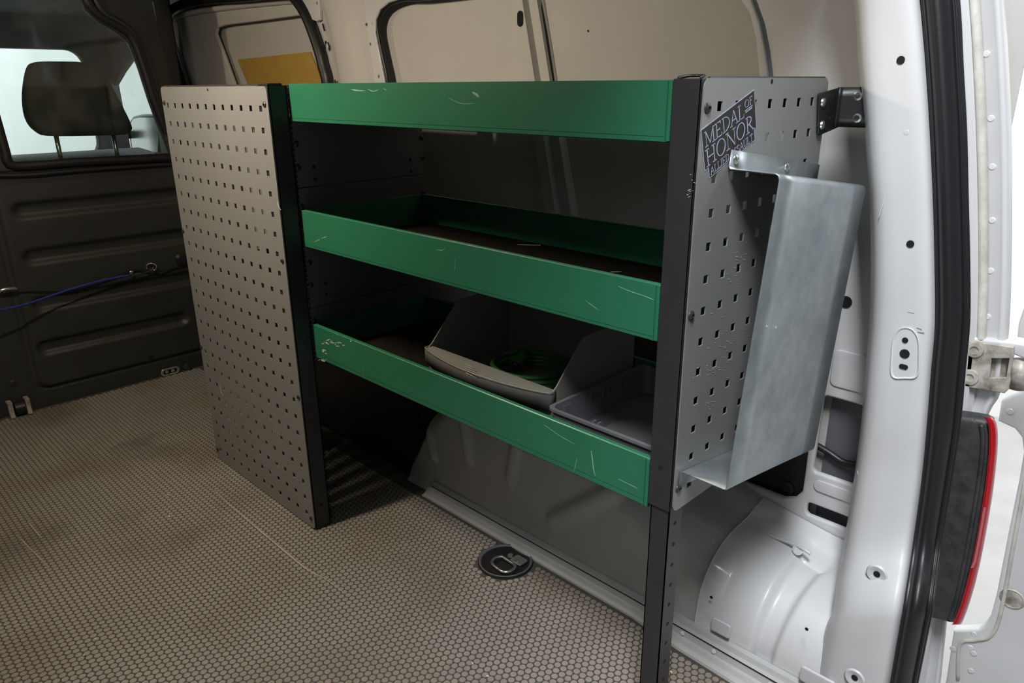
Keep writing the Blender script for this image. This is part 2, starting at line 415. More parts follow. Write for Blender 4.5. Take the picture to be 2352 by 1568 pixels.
# stamped hat-section rib on the outer skin
xr0 = [at(u, v, 'y', .515) for u, v in ((1160, 0), (1240, 0), (1187, 180), (1270, 180))]
P = []
for z in np.linspace(.46, 1.25, 24):
    k = (z-xr0[2][2])/(xr0[0][2]-xr0[2][2]); xa = xr0[2][0]+k*(xr0[0][0]-xr0[2][0]); xb = xr0[3][0]+k*(xr0[1][0]-xr0[3][0])
    k = max(-2.2, k); row = []
    for t, dy in ((0, .527), (.01, .521), (.25, .519), (.30, .506), (.58, .506), (.63, .519), (.74, .519), (.78, .512), (.93, .512), (.96, .521), (1.0, .527)):
        row.append((xa+(xb-xa)*t, dy, z))
    P.append(row)
rb = surf('skin_rib', P, 'paint_in', wf, False)
sl = at(1195, 43, 'y', .5055)
plate('rib_slot', rrect(sl[0]-.008, sl[0]+.008, sl[2]-.015, sl[2]+.015, .0078), [], FY(.5052), .0012, 'hole', wf)
tube('black_bead', [at(1262, z_, 'y', .522) for z_ in (-60,)]+[at(u, v, 'y', .522) for u, v in ((1240, 0), (1255, 90), (1269, 180), (1290, 325), (1307, 490))], .0045, 'rubber', wf, 8)
disc('pillar_hole', at(1351, 71, 'y', .5275), (0, -1, 0), .0018, 'hole', wf)
# corner stiffener strip beside the C area
cs = wp([(1690, -40), (1700, -2), (1722, 30), (1737, 90), (1745, 172)], .484); cs2 = wp([(1716, -40), (1727, 0), (1745, 50), (1757, 110), (1765, 172)], .484)
plate('stiffener_strip', cs+[(cs[-1][0]+.01, .7), (cs2[-1][0]+.01, .7)]+cs2[::-1], [], FY(.485), .006, 'paint', wf, .002)
# dents and small holes of the C area
for u, v, r in ((1943, 693, .0095), (1947, 829, .0035), (1963, 893, .0035), (1896, 1123, .0035)):
    disc('wall_hole', at(u, v, 'y', YI-.0012), (0, -1, 0), r, 'hole', wf, .0008)
for a, b_ in (((1918, 800), (1990, 905)), ((1872, 1098), (1942, 1150))):
    q0 = at(*a, 'y', YI); q1 = at(*b_, 'y', YI)
    x0, x1 = sorted((q0[0], q1[0]+.02)); z0, z1 = sorted((q0[2], q1[2]))
    plate('stamped_pad', rrect(x0, x1, z0, z1, .010), [], FY(YI-.0015), .003, 'paint', wf, .0013)
# black trim board behind the lower opening, with a push plug
tb = box('trim_board', (.70, YI+.016, .16), (1.284, YI+.020, .46), 'rubber', wf)
box('shade_sheet', (1.295, YI+.030, .15), (1.44, YI+.034, .48), 'tray', wf)  # grey sheet added to stand for shade behind the wall holes
lathe('push_plug', [(.014, 0), (.0135, .002), (.008, .003), (.0075, .0015), (.003, .0018), (.0002, .001)], at(1807, 1121, 'y', YI+.015), (0, -1, 0), 'rubber', wf)
tube('wiring_loom', smoothpath([at(u, v, 'y', .512) for u, v in ((1840, 1005), (1875, 1022), (1905, 1040), (1935, 1060), (1965, 1068), (2010, 1085))], 4), .0058, 'rubber', wf)

# ---- wheel arch (front dome running into a low rear box)
def H(x):
    a = 1-((x-.785)/.372)**2; c1 = .335*a**.6 if a > 0 else 0
    c2 = np.interp(x, [1.05, 1.15, 1.2, 1.26, 1.34, 1.46], [.235, .195, .174, .163, .151, .140]) if x > 1.0 else 0
    return max(c1, c2, .004)
def arch_section(x):
    h = H(x); r = min(.065, h*.6); y0 = .272; out = []
    if x > 1.15: r = min(h*.75, .065+(x-1.15)*.6)
    yw = .40 if x > 1.0 else .47
    for k in range(22): out.append((y0+.010*(k/21), max(0, h-r)*k/21))
    for k in range(1, 14):
        t = PI/2*k/13; out.append((y0+.010+r*1.1*(1-math.cos(t)), h-r+r*math.sin(t)))
    ye = y0+.010+r*1.1
    for k in range(1, 9): out.append((ye+(max(yw, ye+.01)-ye)*k/8, h))
    for k in range(1, 5):
        t = PI/2*k/4; out.append((max(yw, ye+.01)+.05*math.sin(t)*.9, h+.010*(1-math.cos(t))))
    out.append((.4895, h+.018)); return out
xs = list(np.linspace(.4152, .46, 16))+list(np.linspace(.466, 1.222, 150))
ribs = [((.478, .190), (.519, .098), .010, .010), ((.615, .245), (.640, .143), .0115, .010), ((.790, .260), (.768, .140), .0125, .010), ((1.055, .240), (.888, .096), .016, .011)]
def disp(x, s, y, z):
    d = 0
    for a, b_, w, h in ribs:
        q = sdcap(x, z, a[0], a[1], b_[0], b_[1]); d += h*(1-sst(w*.55, w*1.35, q))
    return d
rows = []
for x in xs:
    sec = arch_section(x); row = []
    for i, (y, z) in enumerate(sec):
        d = disp(x, i, y, z) if i < 36 else 0
        if i < 22: row.append((x, y-d, z))
        elif i < 36:
            t = PI/2*(i-21)/13; row.append((x, y-d*math.cos(t), z+d*math.sin(t)))
        else: row.append((x, y, z))
    rows.append(row)
ar = surf('wall_right', rows, 'arch'); ar['kind'] = 'structure'
xs2 = list(np.linspace(1.212, 1.430, 62)); rows = []
for x in xs2:
    sec = arch_section(x); row = []; n = len(sec)
    for i, (y, z) in enumerate(sec):
        # pressed channel running from the top down the face
        xc = np.interp(i, [0, 6, 30, 46], [1.322, 1.322, 1.335, 1.345]); q = abs(x-xc)
        w = np.interp(i, [0, 8, 20, 44], [.016, .017, .019, .030])
        dep = .011*(1-sst(w*.5, w*1.1, q))*sst(5, 9, i)*(1-sst(40, 46, i))
        off = .0025
        ny, nz = (-1, 0) if i < 22 else ((-math.cos(PI/2*(i-21)/13), math.sin(PI/2*(i-21)/13)) if i < 35 else (0, 1))
        yy = y-.002
        row.append((x+(.012*(1-i/21.) if x < 1.214 else 0)*0, yy+ny*(off-dep), z+nz*(off-dep)))
    rows.append(row)
ar2 = surf('arch_rear_panel', rows, 'paint', ar)
ed = [r_ for r_ in rows[0]]
tube('panel_edge', [(p[0], p[1], p[2]) for p in ed[::2]], .0016, 'paint', ar, 6)
for u, v in ((1634, 1371), (1853, 1444)): disc('small_hole', at(u, v, 'y', .2695), (0, -1, 0), .0026, 'hole', ar)
# bracket tabs and base flange
q = at(1655, 1442, 'y', .266)
plate('weld_tab', rrect(q[0]-.017, q[0]+.017, q[2]-.012, q[2]+.014, .005), [], FY(.2665), .004, 'paint', ar, .0015)
q = at(1870, 1560, 'y', .262)
plate('weld_tab', rrect(q[0]-.022, q[0]+.03, q[2]-.015, q[2]+.012, .005), [], FY(.264), .005, 'paint', ar, .002)
lathe('grommet', [(.009, 0), (.009, .0015), (.006, .002), (.0055, .0008), (.0002, .0008)], at(1833, 1262, 'y', .41), (0, -.8, .5), 'paint', ar)
tube('seam_bead', smoothpath([at(u, v, 'y', yy) for u, v, yy in ((1710, 1208, .42), (1750, 1222, .42), (1818, 1247, .415), (1845, 1260, .41), (1862, 1272, .41))], 4), .003, 'paint', ar, 8)
# sill strip along the foot of the arch
prof = [(.250, -.001), (.250, .004), (.256, .007), (.259, .014), (.262, .016), (.264, .028), (.268, .031), (.270, .038), (.276, .040)]
sx = [.50, .52, .8, 1.1, 1.14, 1.2, 1.3, 1.47]
def yoff(x): return np.interp(x, [1.1, 1.18, 1.47], [0, -.010, -.020])
tr1 = surf('trim_1', [[(x, y+yoff(x)*(1-k/8), z*(1 if x > .505 else .4)) for k, (y, z) in enumerate(prof)] for x in sx], 'arch', None, False); tr1['kind'] = 'structure'
tube('seam_line', [(x, .2632+yoff(x)*.4, .0285) for x in (.52, .8, 1.1, 1.18, 1.3, 1.46)], .0009, 'hole', tr1, 6)
for x in (1.20, 1.26, 1.36, 1.42): lathe('spot_weld', [(.004, 0), (.003, .0008), (.0002, .001)], (x, .261+yoff(x)*.5, .0225), (0, -1, .3), 'paint', tr1, 12)
# lower side panel ahead of the arch
box('lower_side_panel', (-.7, .292, 0), (.440, .298, .36), 'rubber', ar)

# ---- D pillar with seal and outer flange (tapering, leaning column)
VS = [-140, 0, 150, 300, 450, 600, 740, 850, 977, 1100, 1253, 1350, 1400, 1440, 1500, 1568, 1640]
uL = np.interp(VS, [-140, 0, 145, 300, 450, 600, 740, 977, 1100, 1253, 1350, 1400, 1440, 1500, 1568, 1640], [1935, 1960, 1971, 1986, 1996, 2000, 1997, 1977, 1961, 1937, 1920, 1913, 1897, 1886, 1873, 1862])
uR = np.interp(VS, [-140, 0, 145, 300, 450, 600, 740, 850, 977, 1100, 1253, 1400, 1568, 1640], [2095, 2112, 2125, 2135, 2142, 2146, 2147, 2138, 2128, 2116, 2095, 2072, 2043, 2030])
uS = np.interp(VS, [-140, 0, 300, 600, 740, 977, 1253, 1400, 1568, 1640], [2185, 2206, 2222, 2229, 2229, 2207, 2163, 2144, 2110, 2096])
rows = []; rs = []; rf = []
_at = at
for v, l, r, s in zip(VS, uL, uR, uS):
    def at(u_, v_, ax, val, k=.080*sst(1180, 1430, v)): return _at(u_, v_, ax, val-k)
    row = [at(l+14, v, 'y', .475), at(l+3, v, 'y', .42), at(l, v, 'y', .385), at(l+5, v, 'y', .364), at(l+16, v, 'y', .352), at(l+34, v, 'y', .347)]
    for t in (.25, .5, .75): row.append(at(l+34+(r-24-l-34)*t, v, 'y', .346))
    row += [at(r-24, v, 'y', .347), at(r-14, v, 'y', .349), at(r-6, v, 'y', .354), at(r, v, 'y', .362), at(r+4, v, 'y', .372)]
    rows.append(row)
    w = s-r
    rs.append([at(r+1, v, 'y', .372), at(r+2, v, 'y', .360), at(r+.10*w, v, 'y', .358), at(r+.13*w, v, 'y', .362), at(r+.17*w, v, 'y', .352), at(r+.32*w, v, 'y', .346), at(r+.5*w, v, 'y', .349),
               at(r+.68*w, v, 'y', .357), at(r+.80*w, v, 'y', .364), at(r+.82*w, v, 'y', .369), at(r+.86*w, v, 'y', .364), at(r+.92*w, v, 'y', .366), at(r+.94*w, v, 'y', .371), at(s-2, v, 'y', .370), at(s, v, 'y', .380), at(s-6, v, 'y', .395)])
at = _at
def densify(rows, n=5):
    cols = list(zip(*rows)); dc = [smoothpath(c_, n) for c_ in cols]; return [list(r_) for r_ in zip(*dc)]
dp = surf('trim_2', densify(rows), 'paint'); dp['kind'] = 'structure'
se = surf('trim_3', densify(rs), 'rubber'); se['kind'] = 'structure'
def pd(u, v, r, m='hole', name='pillar_hole', y=.3455): return disc(name, at(u, v, 'y', y-.080*sst(1180, 1430, v)), (0, -1, 0), r, m, dp, .0006)
pd(2069, 138, .0048); pd(2091, 560, .0047)
q = at(2079, 812, 'y', .3455)
for (u, v, r) in ((2079, 781, .0038), (2078, 812, .0062)): pd(u, v, r)
q2 = at(2075, 842, 'y', .345); plate('pillar_hole', rrect(q2[0]-.0055, q2[0]+.0055, q2[2]-.0033, q2[2]+.0033, .0032), [], FY(.3452), .001, 'hole', dp)
# raised pad with rounded edge round the hole group: a ring bead
tube('pressed_bead', smoothpath([at(u, v, 'y', .3462) for u, v in ((2050, 862), (2050, 815), (2054, 778), (2068, 756), (2092, 756), (2108, 778), (2110, 820), (2106, 862), (2078, 867))], 4, True), .0022, 'paint', dp, 8, True, .5)
for u, v in ((2014, 1318), (1963, 1556)):
    kk = .080*sst(1180, 1430, v); c_ = at(u, v, 'y', .3425-kk)
    lathe('dimple', [(.0145, 0), (.0125, .0022), (.0100, .0020), (.0065, .0006), (.0002, .0004)], c_, (0, -1, 0), 'paint', dp)
    disc('pillar_hole', at(u, v, 'y', .3415-kk), (0, -1, 0), .0045, 'hole', dp, .0005)
lathe('spot_weld', [(.004, 0), (.003, .0008), (.0002, .001)], at(2082, 304, 'y', .3465), (0, -1, 0), 'paint', dp, 12)
for pts in ([(2040, 420), (2030, 460), (2018, 500)], [(2105, 752), (2118, 756)], [(2107, 762), (2124, 764)], [(2085, 716), (2100, 719)], [(1972, 1228), (1976, 1245)], [(1969, 1080), (1971, 1090)]):
    ribbon('scuff_mark', smoothpath([at(u, v, 'y', .3458-.080*sst(1180, 1430, v)) for u, v in pts], 4), .0016, (0, -1, 0), 'white_scuff' if pts[0][1] == 420 else 'scuff_grey', dp)
# body flange outside the seal
rows = []
VF = [-140, 0, 300, 600, 780, 900, 977, 1253, 1400, 1500, 1568, 1640]
sF = np.interp(VF, [-140, 0, 300, 600, 740, 977, 1253, 1400, 1568, 1640], [2185, 2206, 2222, 2229, 2229, 2207, 2163, 2144, 2110, 2096])
eF = np.interp(VF, [-140, 0, 300, 600, 780, 922, 977, 1253, 1400, 1568, 1640], [2288, 2308, 2324, 2324, 2316, 2295, 2262, 2190, 2178, 2160, 2145])
for v, s, e in zip(VF, sF, eF):
    w = e-s
    rows.append([at(s-10, v, 'y', .40), at(s+.02*w, v, 'y', .452), at(s+.12*w, v, 'y', .452), at(s+.16*w, v, 'y', .462), at(s+.28*w, v, 'y', .464), at(s+.34*w, v, 'y', .472), at(s+.40*w, v, 'y', .470),
                 at(s+.68*w, v, 'y', .470), at(s+.74*w, v, 'y', .464), at(s+.86*w, v, 'y', .462), at(s+.92*w, v, 'y', .468), at(e, v, 'y', .476), at(e-2, v, 'y', .50)])
bf = surf('trim_4', densify(rows), 'paint'); bf['kind'] = 'structure'
rs = []
for v, s, e in zip(VF[:5], sF, eF):
    w = e-s; rs.append([at(s+.20*w, v, 'y', .4625), at(s+.22*w, v, 'y', .458), at(s+.32*w, v, 'y', .456), at(s+.42*w, v, 'y', .460), at(s+.44*w, v, 'y', .469)])
o = surf('sealant_strip', densify(rs), 'sealant', bf)
for u, v in ((2266, 124), (2276, 272), (2279, 383), (2279, 506), (2275, 622), (2268, 727), (2229, 1487), (2237, 1456), (2133, 1490), (2128, 1520)):
    lathe('spot_weld', [(.0045, 0), (.0035, .001), (.0002, .0012)], at(u, v, 'y', .470), (0, -1, 0), 'paint', bf, 12)

# ---- open rear door beyond the flange
YD = .60
def dpx(l): return [(lambda q: (q[0], q[2]))(at(u, v, 'y', YD)) for u, v in l]
dl = dpx([(2291, 968), (2299, 920), (2318, 908), (2345, 898), (2370, 880), (2620, 880), (2620, 1720), (2140, 1720), (2172, 1560), (2189, 1448), (2244, 1446), (2260, 1437), (2273, 1418), (2287, 1368), (2316, 1219), (2340, 1100), (2350, 1040), (2346, 1006), (2330, 986)])
dr = plate('door_1', dl, [], FY(YD+.012), .024, 'paint', None, .006); dr['kind'] = 'structure'
plate('door_upper_frame', dpx([(2334, 788), (2338, 745), (2356, 690), (2420, 420), (2700, 420), (2700, 820), (2352, 800)]), [], FY(YD+.012), .024, 'paint', dr, .005)
tube('door_seam', smoothpath([at(u, v, 'y', YD-.001) for u, v in ((2200, 1560), (2205, 1480), (2240, 1470), (2275, 1460), (2298, 1410), (2330, 1240), (2356, 1100))], 5), .003, 'sealant', dr, 8)
lathe('drain_hole', [(.018, 0), (.016, .0015), (.012, -.001), (.0002, -.001)], at(2325, 1375, 'y', YD-.001), (0, -1, 0), 'dirtysteel', dr)
for u, v in ((2236, 1500), (2230, 1540), (2189, 1490), (2320, 945)): lathe('spot_weld', [(.0055, 0), (.004, .0012), (.0002, .0014)], at(u, v, 'y', YD-.0005), (0, -1, 0), 'paint', dr, 12)
# ================================================================ SLIDING DOOR SIDE
YS = .475
sealpts = [at(u, v, 'y', YS) for u, v in ((432, 260), (418, 195), (400, 130), (385, 80), (380, 48), (392, 24), (420, 10), (480, -1), (560, -7), (630, -14), (665, -14), (683, 2), (700, 28), (716, 65), (733, 115), (742, 150), (752, 195))]
sealpts += [(-.13, YS, .80), (-.10, YS, .5), (-.08, YS, .2)]
sd = tube('trim_5', smoothpath(sealpts, 6), .0125, 'rubber', None, 12, False, 1.3); sd['kind'] = 'structure'
def sp(l, Y): return [(lambda q: (q[0], q[2]))(at(u, v, 'y', Y)) for u, v in l]
dholes = sp([(585, 320), (537, 192), (515, 130), (495, 78), (498, 64), (515, 58), (600, 47), (680, 36), (705, 34), (722, 70), (745, 120), (770, 192), (800, 300)], .51)
door2 = plate('door_2', [(-1.45, .0), (-.06, .0), (-.06, .6), (-.10, .9), (-.16, 1.05), (-.26, 1.22), (-1.45, 1.22)], [dholes], FY(.516), .012, 'paint_in', None, .004); door2['kind'] = 'structure'
box('door_inner_skin', (-1.45, .540, 0), (-.05, .545, 1.25), 'paint_in', door2)
tube('door_return', smoothpath([at(u, v, 'y', .507) for u, v in ((450, 260), (432, 195), (418, 140), (408, 90), (400, 50), (415, 36), (470, 24), (560, 12), (640, 4), (690, 0))], 5), .010, 'paint_in', door2, 8)
yb = [at(u, v, 'y', .536) for u, v in ((547, 137), (713, 119), (760, 240), (590, 240))]
ys = plate('foam_board', [(p[0], p[2]) for p in yb], [], FY(.536), .006, 'yellow', None, .001)
setp(ys, 'yellow board fixed to the side door behind the tall perforated cabinet', 'board')

# ================================================================ BULKHEAD
XB = -.715
# grid is positions on the bulkhead, pressed ribs and a raised field
rl = [(-.168, .583, .30, .582), (-.168, .452, .30, .451), (-.172, .313, .30, .311), (-.186, .182, .215, .180)]
ysb = list(np.arange(-1.13, .50, .0075)); zsb = list(np.arange(0, .700, .005)); rows = []
def sdrr(y, z, y0, y1, z0, z1, r):
    cx, cz = (y0+y1)/2, (z0+z1)/2; qx = abs(y-cx)-(y1-y0)/2+r; qz = abs(z-cz)-(z1-z0)/2+r
    return math.hypot(max(qx, 0), max(qz, 0))+min(max(qx, qz), 0)-r
for y in ysb:
    row = []
    for z in zsb:
        d = 0
        for y0, z0, y1, z1 in rl:
            q = sdcap(y, z, y0, z0, y1, z1); d -= .013*(1-sst(.010, .026, q))
        q = sdrr(y, z, -.226, .60, .058, .90, .03)
        d += .007*(1-sst(-.006, .004, q)); d -= .010*max(0, 1-abs(q)/.006)
        row.append((XB+d, y, z))
    rows.append(row)
bh = surf('wall_front', rows, 'bulk'); bh['kind'] = 'structure'
gpx = [(388, 351), (362, 290), (340, 230), (316, 155), (292, 97), (262, 72), (225, 52), (195, 25), (180, -8)]
gy = [(lambda q: (q[1], q[2]))(at(u, v, 'x', XB)) for u, v in gpx]
wl = (lambda q: (q[1], q[2]))(at(30, 370, 'x', XB))
hole = [wl]+gy+[(gy[-1][0], 1.20), (-.22, 1.20), (-.19, .9)]
up = plate('wall_front', [(-1.13, .69), (.292, .69), (.30, .9), (.26, 1.29), (-1.13, 1.29)], [hole], FX(XB), .022, 'bulk', None, .006); up['kind'] = 'structure'
wing = surf('wing_panel', [[(XB-.004, .285, z), (XB-.012, .30, z), (-.80, .36, z), (-1.10, .49, z)] for z in np.linspace(0, 1.29, 12)], 'bulk', up)
# rubber window surround
fr_ = smoothpath([(XB+.012, p[0], p[1]) for p in [(.0, wl[1]-.010), (-.15, wl[1]-.010)]], 2)
tube('window_gasket', [(XB+.011, -.20, 1.15), (XB+.011, -.185, .9)]+smoothpath([(XB+.011, wl[0]-.016, wl[1]+.02), (XB+.011, wl[0], wl[1]-.012), (XB+.011, 0, wl[1]-.013), (XB+.011, gy[0][0]-.01, gy[0][1]-.013), (XB+.011, gy[0][0]+.013, gy[0][1])]+[(XB+.011, p[0]+.012, p[1]+.012) for p in gy[1:]], 4), .013, 'rubber', up, 10)
tube('outer_ridge', smoothpath([at(u, v, 'x', XB+.013) for u, v in ((398, 372), (380, 300), (355, 215), (330, 140), (305, 78), (270, 48), (238, 30), (220, 0), (212, -30))], 4), .009, 'bulk', up, 8)
tube('trim_ridge', smoothpath([at(u, v, 'x', XB+.013) for u, v in ((-40, 402), (60, 402), (200, 390), (400, 376))], 4), .007, 'rubber', up, 8)
w1 = plate('window_1', hole, [], FX(XB-.002), .004, 'glass'); w1['kind'] = 'structure'
# fittings at the foot of the bulkhead
t_ = empty('load_latch', (XB+.02, -.285, 0), 'black roller latch between two white metal ears at the bulkhead foot', 'latch')
q = at(45, 935, 'x', XB+.02)
for du in (-22, 20):
    p = at(45+du, 935, 'x', XB+.02); box('ear', (XB+.006, p[1]-.006, .002), (XB+.034, p[1]+.006, .052), 'dirtysteel', t_, .002)
lathe('roller', [(.012, -.014), (.017, -.012), (.017, .012), (.012, .014)], (XB+.022, q[1], .026), (0, 1, 0), 'rubber', t_)
q = at(391, 852, 'x', XB+.012)
t_ = empty('lashing_plate', (q[0], q[1], 0), 'small oval steel plate with two bolts at the foot of the bulkhead', 'plate')
plate('plate', rrect(q[1]-.031, q[1]+.031, q[2]-.013, q[2]+.013, .012), [rrect(q[1]-.022, q[1]+.022, q[2]-.007, q[2]+.007, .0065)], FX(XB+.012), .006, 'steel', t_, .0015)
for s in (-.010, .010): screw((XB+.009, q[1]+s, q[2]), (1, 0, 0), .006, 'steel', t_, 'bolt')
q = at(430, 842, 'x', XB+.008)
o = lathe('floor_stud', [(.014, 0), (.012, .006), (.006, .008), (.0002, .008)], (XB+.008, q[1], q[2]), (1, 0, 0), 'charcoal'); setp(o, 'dark round stud beside the oval plate, next to the tall cabinet', 'stud')
for u, v, r in ((348, 820, .0075),): disc('wall_hole', at(u, v, 'x', XB+.0078), (1, 0, 0), r, 'hole', bh)
screw(at(30, 879, 'x', XB+.001), (1, 0, 0), .010, 'charcoal', bh)
# eyes and bungee cord
def eye(u, v, lab, r=.014):
    c_ = Vector(at(u, v, 'x', XB+.018)); t_ = empty('lashing_eye', c_, lab, 'eyelet')
    lathe('base_disc', [(r, -.010), (r*.9, -.006), (.0002, -.006)], c_, (1, 0, 0), 'charcoal', t_)
    tube('ring', [c_+Vector((.010+.006*math.cos(a), .013*math.cos(a), .012*math.sin(a))) for a in np.linspace(0, 2*PI, 20)[:-1]], .0022, 'steel', t_, 8, True); return t_
eye(345, 612, 'steel ring eyelet on the bulkhead holding the blue cord hook')
c_ = Vector(at(12, 668, 'x', XB+.02)); t_ = empty('door_hook', c_, 'short steel T hook on the bulkhead at the left edge', 'hook')
tube('bar', [c_+Vector((0, -.03, -.002)), c_+Vector((.004, 0, .006)), c_+Vector((0, .022, .004)), c_+Vector((0, .030, -.002))], .0045, 'steel', t_, 8)
tube('stem', [c_+Vector((-.012, .0, 0)), c_+Vector((.004, .0, .004))], .004, 'steel', t_, 8)
t_ = empty('bungee_cord', at(150, 670, 'x', XB+.05), 'blue bungee cord stretched across the black bulkhead', 'cord')
def bx_(l, dx): return smoothpath([at(u, v, 'x', XB+d) for (u, v), d in zip(l, dx)], 6)
tube('cord', bx_([(-30, 718), (60, 698), (150, 668), (230, 645), (300, 631)], [.12, .09, .06, .045, .035]), .0032, 'cord_blue', t_)
tube('hook', bx_([(296, 634), (318, 628), (338, 625), (352, 616), (350, 604), (340, 602)], [.035, .033, .03, .03, .03, .03]), .0022, 'charcoal', t_, 8)
for k in range(4):
    a = Vector(at(303+k*5, 633-k*1.2, 'x', XB+.034)); lathe('coil', [(.005, 0), (.005, .002)], a, (.1, 1, .15), 'charcoal', t_, 10)
lathe('clip', [(.004, 0), (.006, .003), (.003, .006)], at(301, 625, 'x', XB+.036), (1, 0, 0), 'steel', t_, 10)
o = tube('black_strap', bx_([(5, 672), (60, 668), (150, 664), (240, 640), (310, 618), (360, 622), (405, 615), (470, 600)], [.02, .015, .02, .025, .022, .03, .012, .01]), .0026, 'rubber'); setp(o, 'thin black cord running along the bulkhead above the blue cord', 'cord')
q = at(412, 598, 'x', XB+.02)
o = lathe('plastic_knob', [(.020, 0), (.022, .006), (.016, .014), (.0002, .016)], (XB+.006, q[1]+.012, q[2]), (1, 0, 0), 'rubber'); setp(o, 'round black knob on the bulkhead, half hidden by the tall cabinet', 'knob')

# ================================================================ CAB beyond the glass
hd = empty('head_restraint', (-.80, .05, .66), 'brown fabric head restraint on two posts seen through the bulkhead window', 'headrest')
hp = [(lambda q: (q[1], q[2]))(at(u, v, 'x', -.80)) for u, v in ((66, 150), (85, 142), (130, 141), (190, 143), (217, 156), (240, 178), (262, 215), (283, 255), (298, 288), (297, 300), (282, 309), (200, 312), (108, 312), (84, 303), (66, 285), (56, 258), (53, 220), (57, 180))]
hv, hf = [], []; cy = sum(p[0] for p in hp)/len(hp); cz = sum(p[1] for p in hp)/len(hp)
lay = [(.0, .0, .045), (0, .78, .045), (0, .93, .038), (0, .99, .02), (0, 1.0, 0), (0, .99, -.02), (0, .93, -.038), (0, .75, -.045)]
sh = smoothpath([(0, a, b_) for a, b_ in hp], 3, True)
for _, s, dx in lay[1:]:
    for p in sh: hv.append((-.80+dx, cy+(p.y-cy)*s, cz+(p.z-cz)*s))
n = len(sh)
for i in range(len(lay)-2):
    for k in range(n): hf.append([i*n+k, i*n+(k+1) % n, (i+1)*n+(k+1) % n, (i+1)*n+k])
hf += [list(range(n))[::-1], [(len(lay)-2)*n+k for k in range(n)]]
mesh('cushion', hv, hf, 'fabric', hd, True)
tube('side_piping', smoothpath([at(u, v, 'x', -.752) for u, v in ((240, 185), (245, 230), (252, 270), (262, 305))], 4), .0018, 'cabdark', hd, 6)
for u in (130, 262):
    a = at(u, 318, 'x', -.80); tube('post', [(-.80, a[1], a[2]+.03), (-.80, a[1], .645)], .0065, 'steel', hd, 10)
seat = empty('front_seat', (-.86, .05, .0), 'dark front seat below the head restraint, hidden behind the bulkhead', 'seat')
box('backrest', (-.93, -.2, .12), (-.76, .30, .645), 'fabric', seat, .03); box('seat_base', (-1.4, -.2, -.05), (-.9, .30, .14), 'fabric', seat, .03)
cb = plate('wall_cab', rrect(-1.2, .62, .3, 1.30, .05), [rrect(-1.05, .508, .60, 1.065, .07)], FX(-2.2), .05, 'cabtrim', None, .01); cb['kind'] = 'structure'
sw = sp([(262, 196), (280, 165), (308, 126), (345, 105), (420, 105), (460, 352), (345, 352), (290, 348)], .62)
cs_ = plate('wall_cab_side', [(-2.25, .0), (-1.12, .0), (-1.12, 1.25), (-2.25, 1.25)], [sw], FY(.63), .03, 'cabtrim', None, .008); cs_['kind'] = 'structure'
o = box('ceiling_cab', (-2.3, -1.15, 1.20), (-.74, .66, 1.23), 'cabdark'); o['kind'] = 'structure'
o = box('floor_cab', (-2.3, -1.15, -.1), (-.74, .66, -.06), 'cabdark'); o['kind'] = 'structure'
o = plate('wall_cab_left', [(-2.25, .0), (-.74, .0), (-.74, 1.25), (-2.25, 1.25)], [rrect(-1.9, -1.0, .6, 1.05, .08)], FY(-1.16), .03, 'cabdark'); o['kind'] = 'structure'
da = empty('dashboard', (-1.9, -.2, .5), 'pale grey dashboard top seen low through the bulkhead window', 'dashboard')
surf('dash_top', [[(x, y, z) for x, z in ((-1.70, .48), (-1.72, .60), (-1.78, .635), (-1.95, .645), (-2.17, .62))] for y in np.linspace(-1.1, .60, 12)], 'dash', da)
m_ = empty('door_mirror', at(340, 305, 'y', .74), 'grey door mirror beyond the cab side window', 'mirror')
mp_ = sp([(308, 300), (310, 278), (318, 266), (335, 262), (380, 262), (392, 300), (388, 360), (316, 360)], .74)
plate('mirror_housing', mp_, [], FY(.74), .06, 'mirror', m_, .015)
box('mirror_arm', (mp_[0][0]-.02, .63, .66), (mp_[0][0]+.03, .73, .70), 'rubber', m_, .004)
plate('mirror_glass', [(cx_*.8+.2*sum(p[0] for p in mp_)/8, cz_*.8+.2*sum(p[1] for p in mp_)/8) for cx_, cz_ in mp_], [], FY(.708), .003, 'steel', m_)
# ================================================================ TALL CABINET
def scr(par, l, ax, val, nrm, r, m):
    for u, v in l: screw(at(u, v, ax, val), nrm, r, m, par)
tc_ = empty('tall_cabinet', (.21, .17, 0), 'tall grey perforated steel cabinet standing on the floor left of the green shelves', 'cabinet')
pp = perforated('perforated_panel', 'y', 0.0, -.0265, .002, .4465, .9075, [i*.038 for i in range(12)], [.8693-.0380*i*.99985 for i in range(23)], .0102, .0016, 'panelgrey', tc_, .011)
scr(pp, [(378, 236), (608, 240), (421, 530), (649, 599), (463, 797), (686, 912), (500, 1031), (715, 1190)], 'y', -.0008, (0, -1, 0), .0052, 'charcoal')
disc('keyhole', at(477, 206, 'y', -.0008), (0, -1, 0), .0028, 'hole', pp, .0004)
